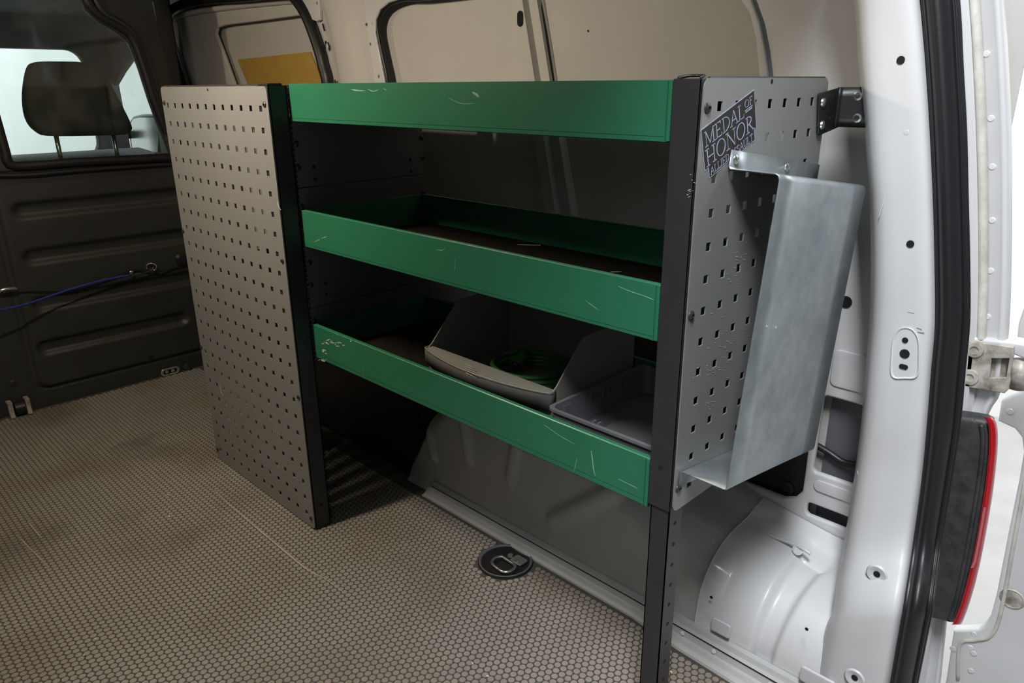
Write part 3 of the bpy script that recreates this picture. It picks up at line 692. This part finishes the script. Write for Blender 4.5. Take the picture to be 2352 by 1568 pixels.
# C-section corner posts
bxs('corner_post', [((.4445, .0015, .001), (.4475, .0375, .9085)), ((.405, .0012, .001), (.4475, .0035, .9085)), ((.405, .0355, .001), (.4475, .0375, .9085))], 'charcoal', tc_)
bxs('corner_post', [((-.028, .0012, .001), (.010, .0035, .9085)), ((-.028, .0012, .001), (-.0255, .0375, .9085))], 'charcoal', tc_)
bxs('corner_post', [((.4445, .302, .001), (.4475, .340, .9085)), ((.405, .337, .001), (.4475, .340, .9085))], 'charcoal', tc_)
bxs('corner_post', [((-.028, .302, .001), (-.0255, .340, .9085)), ((-.028, .337, .001), (.010, .340, .9085))], 'charcoal', tc_)
box('post_cap', (.411, .0012, .9085), (.4475, .030, .9125), 'rubber', tc_, .0015)
box('top_rail', (-.022, .004, .895), (.409, .030, .9105), 'charcoal', tc_, .002)
box('back_board', (-.025, .336, .38), (.444, .339, .90), 'rubber', tc_)  # black colour stands for the shade behind the perforations
bxs('shade_tray', [((-.024, .032, .850), (.444, .335, .853)), ((-.024, .032, .850), (.444, .034, .909)), ((-.024, .333, .850), (.444, .335, .905)), ((-.024, .032, .850), (-.022, .335, .905))], 'charcoal', tc_)  # unseen tray added to block lamp light; charcoal for the shade inside
for z in (.46,): bxs('inner_tray', [((-.024, .012, z), (.443, .335, z+.003)), ((-.024, .032, z), (-.022, .335, z+.06))], 'charcoal', tc_)  # charcoal colour puts shade behind the holes
# boards on the side that faces the shelves
zb = [.0, .300, .492, .7285, .9085]
zb = [.385, .4925, .7265, .907]
for i in range(3):
    s_ = box('side_board', (.4460, .0395, zb[i]+.0008), (.4490, .341, zb[i+1]-.0008), 'board', tc_, .0006)
scr(tc_, [(680, 331), (685, 384), (694, 475), (711, 604), (714, 655), (722, 737), (968, 316), (970, 362), (972, 442)], 'x', .449, (1, 0, 0), .0058, 'charcoal')
for u, v in ((721, 383), (724, 411), (942, 367), (944, 393), (748, 651), (750, 676)): disc('board_hole', at(u, v, 'x', .4490), (1, 0, 0), .0036, 'hole', tc_, .0003)
bxs('slot_row', [((.4476, .0385, .015+k*.0095), (.4496, .0405, .015+k*.0095+.0052)) for k in range(93)], 'hole', tc_)['kind'] = 'stuff'
for u, v in ((738, 1158),): disc('post_hole', at(u, v, 'x', .4476), (1, 0, 0), .003, 'hole', tc_, .0003)
for pts in ([(636, 462), (640, 474), (645, 482)], [(505, 880), (508, 900), (513, 908)]):
    ribbon('scuff_mark', smoothpath([at(u, v, 'y', -.0009) for u, v in pts], 3), .0022, (0, -1, 0), 'white_scuff', pp)
def smudge(par, u, v, ax, val, nrm, n, su, sv, m, w=.0022):
    for _ in range(n):
        a, b_ = random.gauss(0, su), random.gauss(0, sv); l = random.uniform(2, 7); t = random.uniform(-1.9, -1.1) if ax == 'y' and val < .01 else random.uniform(-.5, .5)
        pts = [at(u+a, v+b_, ax, val), at(u+a+l*.5*math.cos(t), v+b_+l*.5*math.sin(t), ax, val), at(u+a+l*math.cos(t), v+b_+l*math.sin(t), ax, val)]
        ribbon('scuff_mark', pts, w*random.uniform(.4, 1), nrm, m, par, .00012)
smudge(pp, 629, 990, 'y', -.0009, (0, -1, 0), 7, 4, 9, 'scuff_grey', .004)
smudge(pp, 626, 1078, 'y', -.0009, (0, -1, 0), 9, 6, 14, 'scuff_grey', .004)

# ================================================================ GREEN SHELF RACK
rk = empty('shelf_rack', (.86, .19, 0), 'green and charcoal steel shelf rack with three trays bolted over the wheel arch', 'shelving')
def trayv(z0, z1, lip, yb=.334):
    x0, x1 = .4525, 1.2565; y0 = .0395; t = .0016
    b_ = [((x0, y0, z0), (x1, y0+t, z1)), ((x0, y0+t, z1-.0016), (x1, y0+.009, z1)), ((x0, y0, z0), (x1, y0+.010, z0+.0016)),
          ((x0, yb-t, z0), (x1, yb, z1)), ((x0, yb-.008, z1-.0016), (x1, yb, z1)),
          ((x0, y0, lip), (x1, yb, lip+.0016)), ((x0, y0, z0), (x0+t, yb, z1)), ((x1-t, y0, z0), (x1, yb, z1))]
    o = bxs('tray', b_, 'green', rk)
    md = o.modifiers.new('bev', 'BEVEL'); md.width = .0006; md.segments = 1
    return o
T1 = trayv(.8465, .9115, .852); T2 = trayv(.6165, .6865, .621); T3 = trayv(.3905, .4600, .398)
for T, zz in ((T1, (.8475, .9105)), (T2, (.6175, .6855)), (T3, (.3915, .459))):
    bxs('end_fold', [((1.2485, .0375, zz[0]), (1.2500, .0396, zz[1])), ((1.2525, .0372, zz[0]+.001), (1.2565, .0396, zz[1]))], 'green', T)
box('liner_mat', (.453, .042, .6228), (1.254, .331, .6262), 'mat', T2)
box('liner_mat', (.453, .042, .3998), (1.254, .331, .4022), 'mat', T3)
# right post with the telescopic leg
bxs('front_post', [((1.2585, .0345, .400), (1.2930, .0365, .9125)), ((1.2585, .0345, .400), (1.2602, .070, .9125)), ((1.2902, .0345, .400), (1.2930, .060, .9125))], 'charcoal', rk).modifiers.new('bev', 'BEVEL').width = .0012
bxs('rear_post', [((1.2602, .326, .400), (1.2925, .328, .9125)), ((1.2902, .30, .400), (1.2925, .328, .9125))], 'charcoal', rk)
lg = bxs('leg', [((1.2625, .0370, 0.0), (1.2905, .0385, .43)), ((1.2625, .0370, 0), (1.2640, .066, .43)), ((1.2890, .0370, 0), (1.2905, .066, .43))], 'charcoal', rk)
for z in np.arange(.03, .38, .0315): disc('leg_hole', (1.2905, .052, z), (1, 0, 0), .0028, 'hole', lg, .0003)
box('foot_plate', (1.256, .032, 0), (1.298, .075, .003), 'charcoal', rk)
0 and bxs('leg', [((1.2625, .318, 0.14), (1.2905, .320, .43)), ((1.2625, .295, .14), (1.2640, .32, .43))], 'charcoal', rk)
disc('post_hole', at(1517, 1073, 'y', .0343), (0, -1, 0), .0032, 'hole', rk, .0003)
tube('post_cap', [(1.263, .0375, .9132), (1.267, .050, .9155), (1.286, .050, .9155), (1.290, .0375, .9132)], .0018, 'charcoal', rk, 6)
box('top_rail', (1.2905, .05, .905), (1.2935, .335, .9145), 'charcoal', rk, .001)
rp = perforated('perforated_panel', 'x', 1.2943, .0365, .4000, .3420, .9130, [.0711+i*.038 for i in range(7)], [.8845-.038*i for i in range(13)], .0102, .0016, 'panelgrey', rk, .011)
rp['label'] = 'grey perforated end panel'
XP = 1.2952
scr(rp, [(1625, 249), (1587, 725), (1558, 1122)], 'x', XP, (1, 0, 0), .0060, 'charcoal')
disc('keyhole', at(1773, 187, 'x', XP), (1, 0, 0), .0026, 'hole', rp, .0003)
box('shade_strip', (1.2865, .062, .862), (1.2880, .325, .905), 'charcoal', rk)  # charcoal strip added as shade behind the top row of holes
# inner liner board behind the perforations
box('inner_board', (1.2865, .062, .405), (1.2880, .298, .62), 'board', rk)
# scuffs on the green lips
def gs(T, pts, w, m='scuff_green'): ribbon('scuff_mark', smoothpath([at(u, v, 'y', .0393) for u, v in pts], 4), w, (0, -1, 0), m, T)
gs(T1, [(806, 205), (820, 208), (840, 209)], .0022); gs(T1, [(845, 204), (857, 210), (872, 205)], .0016); gs(T1, [(880, 203), (888, 207)], .0013)
gs(T1, [(1085, 212), (1095, 218), (1100, 223)], .004); gs(T1, [(1030, 225), (1060, 238), (1090, 237)], .0012)
gs(T2, [(722, 556), (735, 550)], .0018); gs(T2, [(738, 548), (752, 543)], .0018); gs(T2, [(1002, 573), (1014, 575), (1022, 571)], .0013); gs(T2, [(1046, 593), (1046, 610), (1044, 624)], .0012)
gs(T2, [(1420, 657), (1445, 668), (1480, 680), (1505, 690)], .0012); gs(T2, [(1345, 690), (1358, 700), (1375, 712)], .0008)
gs(T3, [(1358, 1035), (1360, 1050), (1363, 1075), (1367, 1093)], .0026); gs(T3, [(1325, 1052), (1322, 1068), (1318, 1082)], .0010)
gs(T3, [(1250, 975), (1285, 1000), (1320, 1020)], .0008); gs(T3, [(1420, 1100), (1445, 1112), (1465, 1122)], .0010); gs(T3, [(834, 845), (835, 858), (835, 868)], .0014)
smudge(T3, 765, 787, 'y', .0393, (0, -1, 0), 22, 15, 5, 'white_scuff', .0030); smudge(T3, 741, 806, 'y', .0393, (0, -1, 0), 6, 3, 3, 'white_scuff', .004); smudge(T3, 741, 826, 'y', .0393, (0, -1, 0), 8, 6, 2, 'white_scuff', .003)
smudge(rp, 1660, 780, 'x', XP+.0001, (1, 0, 0), 26, 28, 28, 'scuff_grey', .0014); smudge(rp, 1630, 850, 'x', XP+.0001, (1, 0, 0), 22, 22, 10, 'scuff_grey', .0014)
smudge(rp, 1690, 600, 'x', XP+.0001, (1, 0, 0), 22, 14, 26, 'scuff_grey', .0016); smudge(rp, 1620, 930, 'x', XP+.0001, (1, 0, 0), 14, 24, 6, 'scuff_grey', .0012)
smudge(rk, 1585, 440, 'y', .0343, (0, -1, 0), 10, 6, 18, 'scuff_grey', .001)
# crumbs of torn paper on the middle shelf
for i, (u, v, s, lab) in enumerate(((1215, 563, .022, 'torn strip of pale paper lying on the middle shelf mat'), (1105, 572, .010, 'small pale paper scrap at the front lip of the middle shelf'), (1413, 625, .006, 'tiny pale chip near the right end of the middle shelf'))):
    c_ = at(u, v, 'z', .6266); vs_ = []
    pl = [(-s, -.002), (-s*.3, -.003), (s*.4, -.002), (s, .001), (s*.8, .006), (s*.2, .002), (-s*.5, .002)]
    o = plate('paper_scrap', [(c_[0]+a*.8+b_*.3, c_[1]+a*.5+b_) for a, b_ in pl], [], lambda a, b_, d: (a, b_, .6272+d), .0008, 'crumb'); setp(o, lab, 'paper scrap')

# ================================================================ BINS
bn = empty('storage_bin', (.876, .22, .4025), 'large grey open-front storage bin standing on the bottom green shelf', 'bin')
ZB = .4025
def shell(name, pts, th, m, parent):
    o = mesh(name, pts[0], pts[1], m, parent, False, True); md = o.modifiers.new('t', 'SOLIDIFY'); md.thickness = th; md.offset = 0; return o
xl, xr = .727, 1.026
for x in (xl, xr):
    o = plate('side_wall', [(.112, ZB), (.112, .4625), (.120, .468), (.181, .532), (.192, .534), (.320, .536), (.320, ZB)], [], FX(x), .0026, 'bin', bn, .0008)
box('base', (xl, .112, ZB), (xr, .320, ZB+.003), 'bin', bn); box('back_wall', (xl, .318, ZB), (xr, .321, .536), 'bin', bn)
arcp = [(xl-.001, .121), (xl-.003, .110)]+[(xl-.002+(xr-xl+.004)*t, .104-.026*math.sin(PI*t)**.8-.0*t) for t in np.linspace(0, 1, 19)]+[(xr+.003, .110), (xr+.001, .121)]
plate('front_ledge', arcp, [], lambda a, b_, d: (a, b_, .4615+d-.002), .004, 'bin', bn, .001)
rows = [[(a, b_, z) for z in (.463, .461, .434)] for a, b_ in arcp]
o = surf('front_skirt', rows, 'bin', bn); o.modifiers.new('t', 'SOLIDIFY').thickness = .002
rows = [[(xl+(xr-xl)*t, .113-.012*math.sin(PI*t), z) for z in (.436, ZB)] for t in np.linspace(0, 1, 13)]
o = surf('front_wall', rows, 'bin', bn); o.modifiers.new('t', 'SOLIDIFY').thickness = .002
for k in range(5):
    p = at(1083+k*1, 841+k*4.5, 'z', .4636); tube('grip_line', [Vector(p)+Vector((-.014, -.001*k, 0)), Vector(p)+Vector((.014, -.001*k-.002, 0))], .0005, 'scuff_grey', bn, 5)
cg = empty('green_cable', (.87, .23, ZB+.006), 'coiled green cable lying inside the large grey bin', 'cable')
pts = [(.88+(.075+.008*math.sin(t*.7))*math.cos(t), .22+(.065+.006*math.cos(t*.9))*math.sin(t), ZB+.009+.0065*t/(2*PI)) for t in np.linspace(0, 8*PI, 120)]
tube('coil', pts, .0048, 'cable_green', cg, 8)
tube('plug', [(.84, .24, .445), (.848, .225, .440), (.858, .20, .436)], .0115, 'cable_green', cg, 12)
tube('plug_tip', [(.858, .20, .436), (.860, .195, .435)], .010, 'rubber', cg, 12)
ty = empty('storage_tray', (1.145, .2, ZB), 'low slate-grey plastic tray beside the big bin on the bottom shelf', 'tray')
x0, x1, y0, y1, zt = 1.046, 1.246, .080, .326, .4535
rows = []
for (dx, z) in ((.006, ZB+.001), (.0, zt-.004), (-.003, zt-.004), (-.003, zt), (.003, zt), (.0035, zt-.004), (.009, ZB+.004)):
    rows.append([(a, b_, z) for a, b_ in rrect(x0+dx, x1-dx, y0+dx, y1-dx, .014)])
cols = [list(c_) for c_ in zip(*rows)]
o = surf('wall', cols, 'tray', ty, True, True); autosmooth(o, 40)
plate('base', rrect(x0+.007, x1-.007, y0+.007, y1-.007, .012), [], lambda a, b_, d: (a, b_, ZB+.002+d), .003, 'tray', ty)
for y in (.118, .165, .212, .259): bxs('divider_rib', [((x0+.003, y-.0085, ZB+.003), (x0+.0075, y-.0065, zt-.006)), ((x0+.003, y+.0065, ZB+.003), (x0+.0075, y+.0085, zt-.006)), ((x0+.0015, y-.0065, ZB+.003), (x0+.006, y+.0065, zt-.008))], 'tray', ty)
for x in (1.128, 1.137): bxs('divider_rib', [((x, y0+.002, ZB+.003), (x+.002, y0+.009, zt+.003))], 'tray', ty)
for k in (-1, 1): tube('drain_mark', [(1.205+k*.004, .118-.01, ZB+.0042), (1.205+k*.004, .118+.01, ZB+.0042)], .0008, 'hole', ty, 5)
tube('drain_mark', [(1.195, .118, ZB+.0042), (1.216, .118, ZB+.0042)], .0008, 'hole', ty, 5)

# ================================================================ GALVANISED HOLDER
hh = empty('sheet_metal_holder', (1.33, .19, .44), 'galvanised folded sheet steel holder screwed to the perforated end panel', 'holder')
A8 = math.radians(8.3); cu_, su_ = math.cos(A8), math.sin(A8)
def HL(u, v, x): return (x, .098+u*cu_-v*su_, .817-u*su_-v*cu_)
Wd = .243
def bend(p, q, r, n=4): return p
prof = [(1.2968, -.021), (1.2968, -.003), (1.2985, .0), (1.352, .0012), (1.3562, .003), (1.3580, .008)]+[(1.3580+.001*k/6, .008+.352*k/6) for k in range(1, 7)]+[(1.3585, .3645), (1.356, .3655), (1.2995, .3645), (1.2968, .366), (1.2968, .385)]
rows = []
for x, v in prof:
    row = []
    for t in np.linspace(0, 1, 7):
        w = Wd
        row.append(HL(w*t, v, x+.004*t*t*(1 if 1.35 < x else 0)))
    rows.append(row)
sh_ = surf('folded_sheet', rows, 'galv', hh, False); autosmooth(sh_, 50)
md = sh_.modifiers.new('t', 'SOLIDIFY'); md.thickness = .0015; md.offset = 0
for u, v in ((1690, 366), (1807, 384)): screw(at(u, v, 'x', 1.2977), (1, 0, 0), .0056, 'steel', hh)
for u, v in ((1761, 749), (1782, 752)): disc('paint_speck', at(u, v, 'x', 1.3598), (1, 0, 0), .0014, 'white_scuff', hh, .0004, 8)
# ================================================================ STICKER
sk_ = empty('sticker', (1.2955, .10, .85), 'black sticker with silver serif lettering on the perforated end panel', 'sticker')
ang = math.atan2(.039, .107)
def SK(s, d, h=0): return (1.2953+h, .035+s*math.cos(ang)+d*math.sin(ang)*.90, .862+s*math.sin(ang)-d*math.cos(ang))
def flat(name, polys, m, h0, h1, parent):
    v, f = [], []
    for p in polys:
        n = len(v); k = len(p)
        v += [SK(a, b_, h0) for a, b_ in p]+[SK(a, b_, h1) for a, b_ in p]
        f += [[n+i for i in range(k)], [n+k+i for i in range(k)][::-1]]+[[n+i, n+(i+1) % k, n+k+(i+1) % k, n+k+i] for i in range(k)]
    return mesh(name, v, f, m, parent)
ol = [(0, 0), (.1145, 0), (.1145, .0465), (.1095, .0465), (.1095, .0585), (.0075, .0585), (.0075, .0465), (0, .0465)]
flat('border', [ol], 'stk_silver', 0, .0003, sk_)
i_ = .0013; il = [(i_, i_), (.1145-i_, i_), (.1145-i_, .0465-i_), (.1095-i_, .0465-i_), (.1095-i_, .0585-i_), (.0075+i_, .0585-i_), (.0075+i_, .0465-i_), (i_, .0465-i_)]
flat('dark_field', [il], 'stk_dark', .0003, .0005, sk_)
tk, tn, sf = .13, .055, .05
def L(x0, y0, x1, y1, w): return ('l', x0, y0, x1, y1, w)
def SR(x, y, w=.30): return L(x-w/2, y, x+w/2, y, sf)
G = {
 'M': (1.05, [L(.15, 0, .15, 1, tn), L(.15, 1, .52, .08, tk), L(.52, .08, .88, 1, tn), L(.88, 0, .88, 1, tk), SR(.15, .02), SR(.88, .02), SR(.12, .98, .2), SR(.92, .98, .2)]),
 'E': (.72, [L(.18, 0, .18, 1, tk), L(.18, .975, .62, .975, tn), L(.18, .51, .5, .51, tn), L(.18, .025, .66, .025, tn), L(.61, .8, .61, 1, tn), L(.64, 0, .66, .22, tn), L(.5, .42, .5, .6, tn), SR(.18, .98, .3), SR(.18, .02, .3)]),
 'D': (.86, [L(.18, 0, .18, 1, tk), ('a', .26, .5, .52, .475, -90, 90), L(.05, .98, .3, .98, sf), L(.05, .02, .3, .02, sf)]),
 'A': (.84, [L(.1, 0, .42, 1, tn), L(.42, 1, .74, 0, tk), L(.22, .36, .6, .36, tn), SR(.1, .02, .24), SR(.74, .02, .28)]),
 'L': (.70, [L(.18, 0, .18, 1, tk), L(.18, .025, .62, .025, tn), L(.62, 0, .64, .25, tn), SR(.18, .98), SR(.18, .02)]),
 'O': (.90, [('a', .44, .5, .37, .48, 0, 360)]),
 'F': (.66, [L(.18, 0, .18, 1, tk), L(.18, .975, .6, .975, tn), L(.18, .51, .48, .51, tn), L(.6, .78, .6, 1, tn), SR(.18, .98), SR(.18, .02)]),
 'H': (.92, [L(.18, 0, .18, 1, tk), L(.74, 0, .74, 1, tk), L(.18, .5, .74, .5, tn), SR(.18, .98), SR(.18, .02), SR(.74, .98), SR(.74, .02)]),
 'N': (.94, [L(.15, 0, .15, 1, tn), L(.15, 1, .78, 0, tk), L(.78, 0, .78, 1, tn), SR(.15, .02), SR(.14, .98, .24), SR(.78, .98)]),
 'R': (.84, [L(.18, 0, .18, 1, tk), ('a', .26, .74, .30, .235, -90, 90), L(.34, .5, .74, .0, tk), SR(.18, .02), L(.05, .98, .3, .98, sf), SR(.76, .02, .2)]),
 'I': (.38, [L(.19, 0, .19, 1, tk), SR(.19, .98), SR(.19, .02)]),
 'S': (.62, [('a', .30, .74, .20, .235, 30, 270), ('a', .30, .26, .22, .235, -150, 90), L(.48, .72, .5, .96, tn), L(.08, .04, .08, .28, tn)]),
 'U': (.86, [L(.16, .3, .16, 1, tk), ('a', .43, .32, .27, .30, 180, 360), L(.70, .3, .70, 1, tn), SR(.16, .98), SR(.70, .98)]),
 'T': (.76, [L(.38, 0, .38, 1, tk), L(.06, .97, .70, .97, tn), L(.06, .76, .06, 1, tn), L(.70, .76, .70, 1, tn), SR(.38, .02)]),
}
def text(s, s0, d0, width, height, sk=.0):
    tot = sum(G[c_][0] if c_ != ' ' else .4 for c_ in s); kx = width/tot; x = 0; out = []
    for c_ in s:
        if c_ == ' ': x += .4; continue
        for st in G[c_][1]:
            if st[0] == 'l':
                _, a0, b0, a1, b1, w = st; X0, Y0, X1, Y1 = (x+a0)*kx, b0*height, (x+a1)*kx, b1*height
                dx, dy = X1-X0, Y1-Y0; l = math.hypot(dx, dy); nx, ny = -dy/l, dx/l; hw = w*height*.62/2
                if abs(dy) < 1e-6: hw = w*height/2
                q = [(X0+nx*hw, Y0+ny*hw), (X1+nx*hw, Y1+ny*hw), (X1-nx*hw, Y1-ny*hw), (X0-nx*hw, Y0-ny*hw)]
                out.append(q)
            else:
                _, cx, cy_, rx, ry, a0, a1 = st; n = 20; pr = None
                for k in range(n+1):
                    t = math.radians(a0+(a1-a0)*k/n); w = (tn+(tk-tn)*abs(math.cos(t)))*height*.62/2
                    px_, py_ = (x+cx+rx*math.cos(t))*kx, (cy_+ry*math.sin(t))*height; nx, ny = math.cos(t), math.sin(t)
                    cur = ((px_+nx*w, py_+ny*w), (px_-nx*w, py_-ny*w))
                    if pr: out.append([pr[0], cur[0], cur[1], pr[1]])
                    pr = cur
        x += G[c_][0]
    return [[(s0+a+sk*b_, d0+height-b_) for a, b_ in q] for q in out]
flat('lettering', text('MEDAL', .005, .0055, .084, .0165), 'stk_silver', .0005, .0008, sk_)
flat('lettering', text('OF', .0905, .005, .018, .0085), 'stk_silver', .0005, .0008, sk_)
flat('lettering', [[(.0905, .0155), (.1075, .0155), (.1075, .0163), (.0905, .0163)], [(.0915, .0175), (.1065, .0175), (.1065, .0188), (.0915, .0188)]], 'stk_silver', .0005, .0008, sk_)
flat('lettering', text('HONOR', .0035, .0250, .106, .0190), 'stk_silver', .0005, .0008, sk_)
flat('lettering', text('ALLIED ASSAULT', .0105, .0475, .094, .0085), 'stk_silver', .0005, .0008, sk_)

# ================================================================ BLACK BRACKET
bk = empty('wall_bracket', (1.31, .36, .875), 'black angled steel bracket joining the end panel to the rear pillar', 'bracket')
bp_ = [(lambda q: (q[1], q[2]))(at(u, v, 'x', 1.2965)) for u, v in ((1877, 218), (1880, 214), (1928, 200), (1926, 290), (1878, 311), (1875, 307))]
plate('end_flange', bp_, [], FX(1.2980), .003, 'black_paint', bk, .001)
q0 = bp_[2]; q1 = bp_[3]
rows = [[(1.2975, q0[0]-.006, z), (1.2985, q0[0]-.001, z), (1.302, q0[0]+.002, z), (1.345, q0[0]+.003, z), (1.385, q0[0]+.003, z)] for z in np.linspace(q1[1], q0[1], 5)]
o = surf('pillar_flange', rows, 'black_paint', bk); md = o.modifiers.new('t', 'SOLIDIFY'); md.thickness = .003
yq = q0[0]+.0025
for u, v in ((1890, 235), (1888, 287)): lathe('rivet', [(.0058, 0), (.005, .002), (.0002, .003)], at(u, v, 'x', 1.2998), (1, 0, 0), 'steel', bk, 16)
for u, v in ((1972, 220), (1970, 271)): lathe('bolt', [(.0062, 0), (.006, .003), (.0035, .0035), (.003, .001), (.0002, .001)], at(u, v, 'y', yq), (0, -1, 0), 'steel', bk, 16)
for u, v in ((1951, 218), (1948, 268), (1974, 244)): disc('see_through_hole', at(u, v, 'y', yq), (0, -1, 0), .0036, 'paint', bk, .0004)
for u, v in ((1911, 224), (1905, 272), (1901, 253)): disc('empty_hole', at(u, v, 'x', 1.2998), (1, 0, 0), .0022, 'hole', bk, .0003)

# ================================================================ FLOOR TIE-DOWN
td = empty('tie_down_ring', (TD[0], TD[1], 0), 'round black recessed tie-down with steel ring beside the wheel arch', 'tie-down')
lathe('cup', [(.056, -.0004), (.0555, .0018), (.051, .0024), (.046, .0018), (.042, .0002), (.040, .0001), (.0002, .0001)], (TD[0], TD[1], 0), (0, 0, 1), 'rubber', td, 48)
tube('rim', [(TD[0]+.0505*math.cos(t), TD[1]+.0505*math.sin(t), .0012) for t in np.linspace(0, 2*PI, 49)[:-1]], .0052, 'board', td, 10, True, .35)
ring = [at(u, v, 'z', .008) for u, v in ((1131, 1287), (1137, 1281), (1150, 1278), (1156, 1280), (1174, 1291), (1182, 1298), (1181, 1305), (1170, 1312), (1158, 1313), (1148, 1309), (1134, 1298), (1130, 1292))]
tube('ring', smoothpath(ring, 4, True), .0030, 'steel', td, 10, True)
bq = at(1190, 1286, 'z', .004); plate('clamp_plate', rrect(bq[0]-.014, bq[0]+.016, bq[1]-.011, bq[1]+.013, .005), [], lambda a, b_, d: (a, b_, .0035+d), .003, 'galv', td, .0008)
lathe('bolt', [(.006, 0), (.005, .004), (.0002, .005)], at(1172, 1277, 'z', .004), (0, 0, 1), 'galv', td, 12)
lathe('rivet', [(.004, 0), (.003, .003), (.0002, .004)], at(1188, 1288, 'z', .005), (0, 0, 1), 'steel', td, 12)
CUP = at(742, 1012, 'z', 0)
o = lathe('tie_down_cup', [(.052, -.0004), (.0515, .0018), (.046, .0024), (.040, .0002), (.0002, .0001)], (CUP[0], CUP[1], 0), (0, 0, 1), 'rubber', None, 40)
o.location = (0, 0, 0); setp(o, 'empty black round floor cup in the shade behind the tall cabinet', 'tie-down')
# crumbs
for u, v, lab in ((387, 1136, 'farthest of three aligned cream crumbs on the floor left of the tall cabinet'), (389, 1165, 'middle of three aligned cream crumbs on the floor left of the tall cabinet'),
                  (389, 1185, 'nearest of three aligned cream crumbs on the floor left of the tall cabinet'), (421, 1051, 'cream crumb on the floor closest to the far corner of the tall cabinet'),
                  (220, 1467, 'thin cream sliver on the bare floor at the lower left'), (193, 1505, 'curved cream crumb nearest the bottom left corner'),
                  (596, 1254, 'cream crumb on the floor beside the long pale scratch'), (1542, 1543, 'white chip on the floor right beside the rack leg'),
                  (1086, 1523, 'cream crumb on the floor left of the rack leg, upper of two'), (1120, 1552, 'cream crumb at the bottom edge left of the rack leg, lower of two')):
    c_ = at(u, v, 'z', .001); a = random.uniform(0, PI); l = random.uniform(.0025, .005)
    o = plate('crumb', [(c_[0]+l*math.cos(a+t)*(1 if k % 2 else .45), c_[1]+l*math.sin(a+t)*(1 if k % 2 else .45)) for k, t in enumerate((0, 1.2, 2.2, 3.6, 4.6))], [], lambda a_, b_, d: (a_, b_, .001+d), .0015, 'crumb')
    setp(o, lab, 'crumb', 'crumbs on the floor')

# ================================================================ TAIL LAMP AND HINGE
tl = empty('tail_lamp', (1.49, .52, .26), 'tall black tail lamp housing with a red lens edge outside the rear opening', 'tail light')
def tp(l, Y): return [(lambda q: (q[0], q[2]))(at(u, v, 'y', Y)) for u, v in l]
YT = .420
inn = [(2150, 950), (2215, 957), (2258, 964), (2272, 972), (2279, 1000), (2276, 1060), (2262, 1160), (2238, 1290), (2216, 1375), (2198, 1425), (2188, 1434), (2160, 1428), (2080, 1405)]
plate('housing', tp(inn, YT), [], FY(YT+.016), .032, 'lampblack', tl, .008)
rows = [[at(u-3, v, 'y', YT-.004), at(u+4, v, 'y', YT-.008), at(u+12, v, 'y', YT-.004), at(u+17, v, 'y', YT+.01), at(u+15, v, 'y', YT+.035)] for u, v in ((2262, 958), (2271, 970), (2275, 1000), (2272, 1060), (2259, 1160), (2235, 1290), (2213, 1375), (2195, 1425), (2188, 1434))]
surf('lens', densify(rows, 4), 'red', tl)
rows = [[at(u+1, v, 'y', YT-.0085), at(u+7, v, 'y', YT-.0092)] for u, v in ((2258, 1165), (2252, 1200), (2244, 1245), (2235, 1290), (2228, 1304))]
surf('reflector_strip', rows, 'redpale', tl)
tube('housing_ridge', smoothpath([at(u, v, 'y', YT-.001) for u, v in ((2254, 975), (2258, 1010), (2252, 1080), (2238, 1170), (2218, 1280), (2196, 1380), (2180, 1425))], 5), .003, 'lampblack', tl, 8)
YH = .455
hg = bpy.data.objects.new('hinge', None); C.objects.link(hg); hg.parent = dr; hg.location = at(2270, 840, 'y', YH); hg['label'] = 'grimy white steel hinge with two screws'
plate('body_leaf', tp([(2190, 780), (2225, 781), (2330, 796), (2330, 812), (2322, 850), (2322, 872), (2318, 893), (2308, 902), (2225, 888), (2190, 882)], YH), [tp([(2278, 822), (2319, 822), (2312, 866), (2274, 866)], YH)], FY(YH), .006, 'dirtysteel', hg, .0015)
plate('knuckle_block', tp([(2278, 822), (2319, 822), (2312, 866), (2274, 866)], YH+.01), [], FY(YH+.012), .006, 'dirtysteel', hg, .001)
plate('door_leaf', tp([(2225, 777), (2330, 790), (2370, 797), (2430, 803), (2430, 832), (2352, 828), (2322, 815), (2225, 800)], YH-.003), [], FY(YH+.02), .035, 'paint', hg, .003)
a = at(2346, 826, 'y', YH+.01); b_ = at(2337, 892, 'y', YH+.01)
tube('hinge_pin', [a, b_], .0105, 'dirtysteel', hg, 16)
for u, v in ((2239, 803), (2228, 866)): lathe('screw', [(.0115, 0), (.0105, .0025), (.0055, .003), (.005, .0008), (.0002, .0008)], at(u, v, 'y', YH-.003), (0, -1, 0), 'dirtysteel', hg, 20)
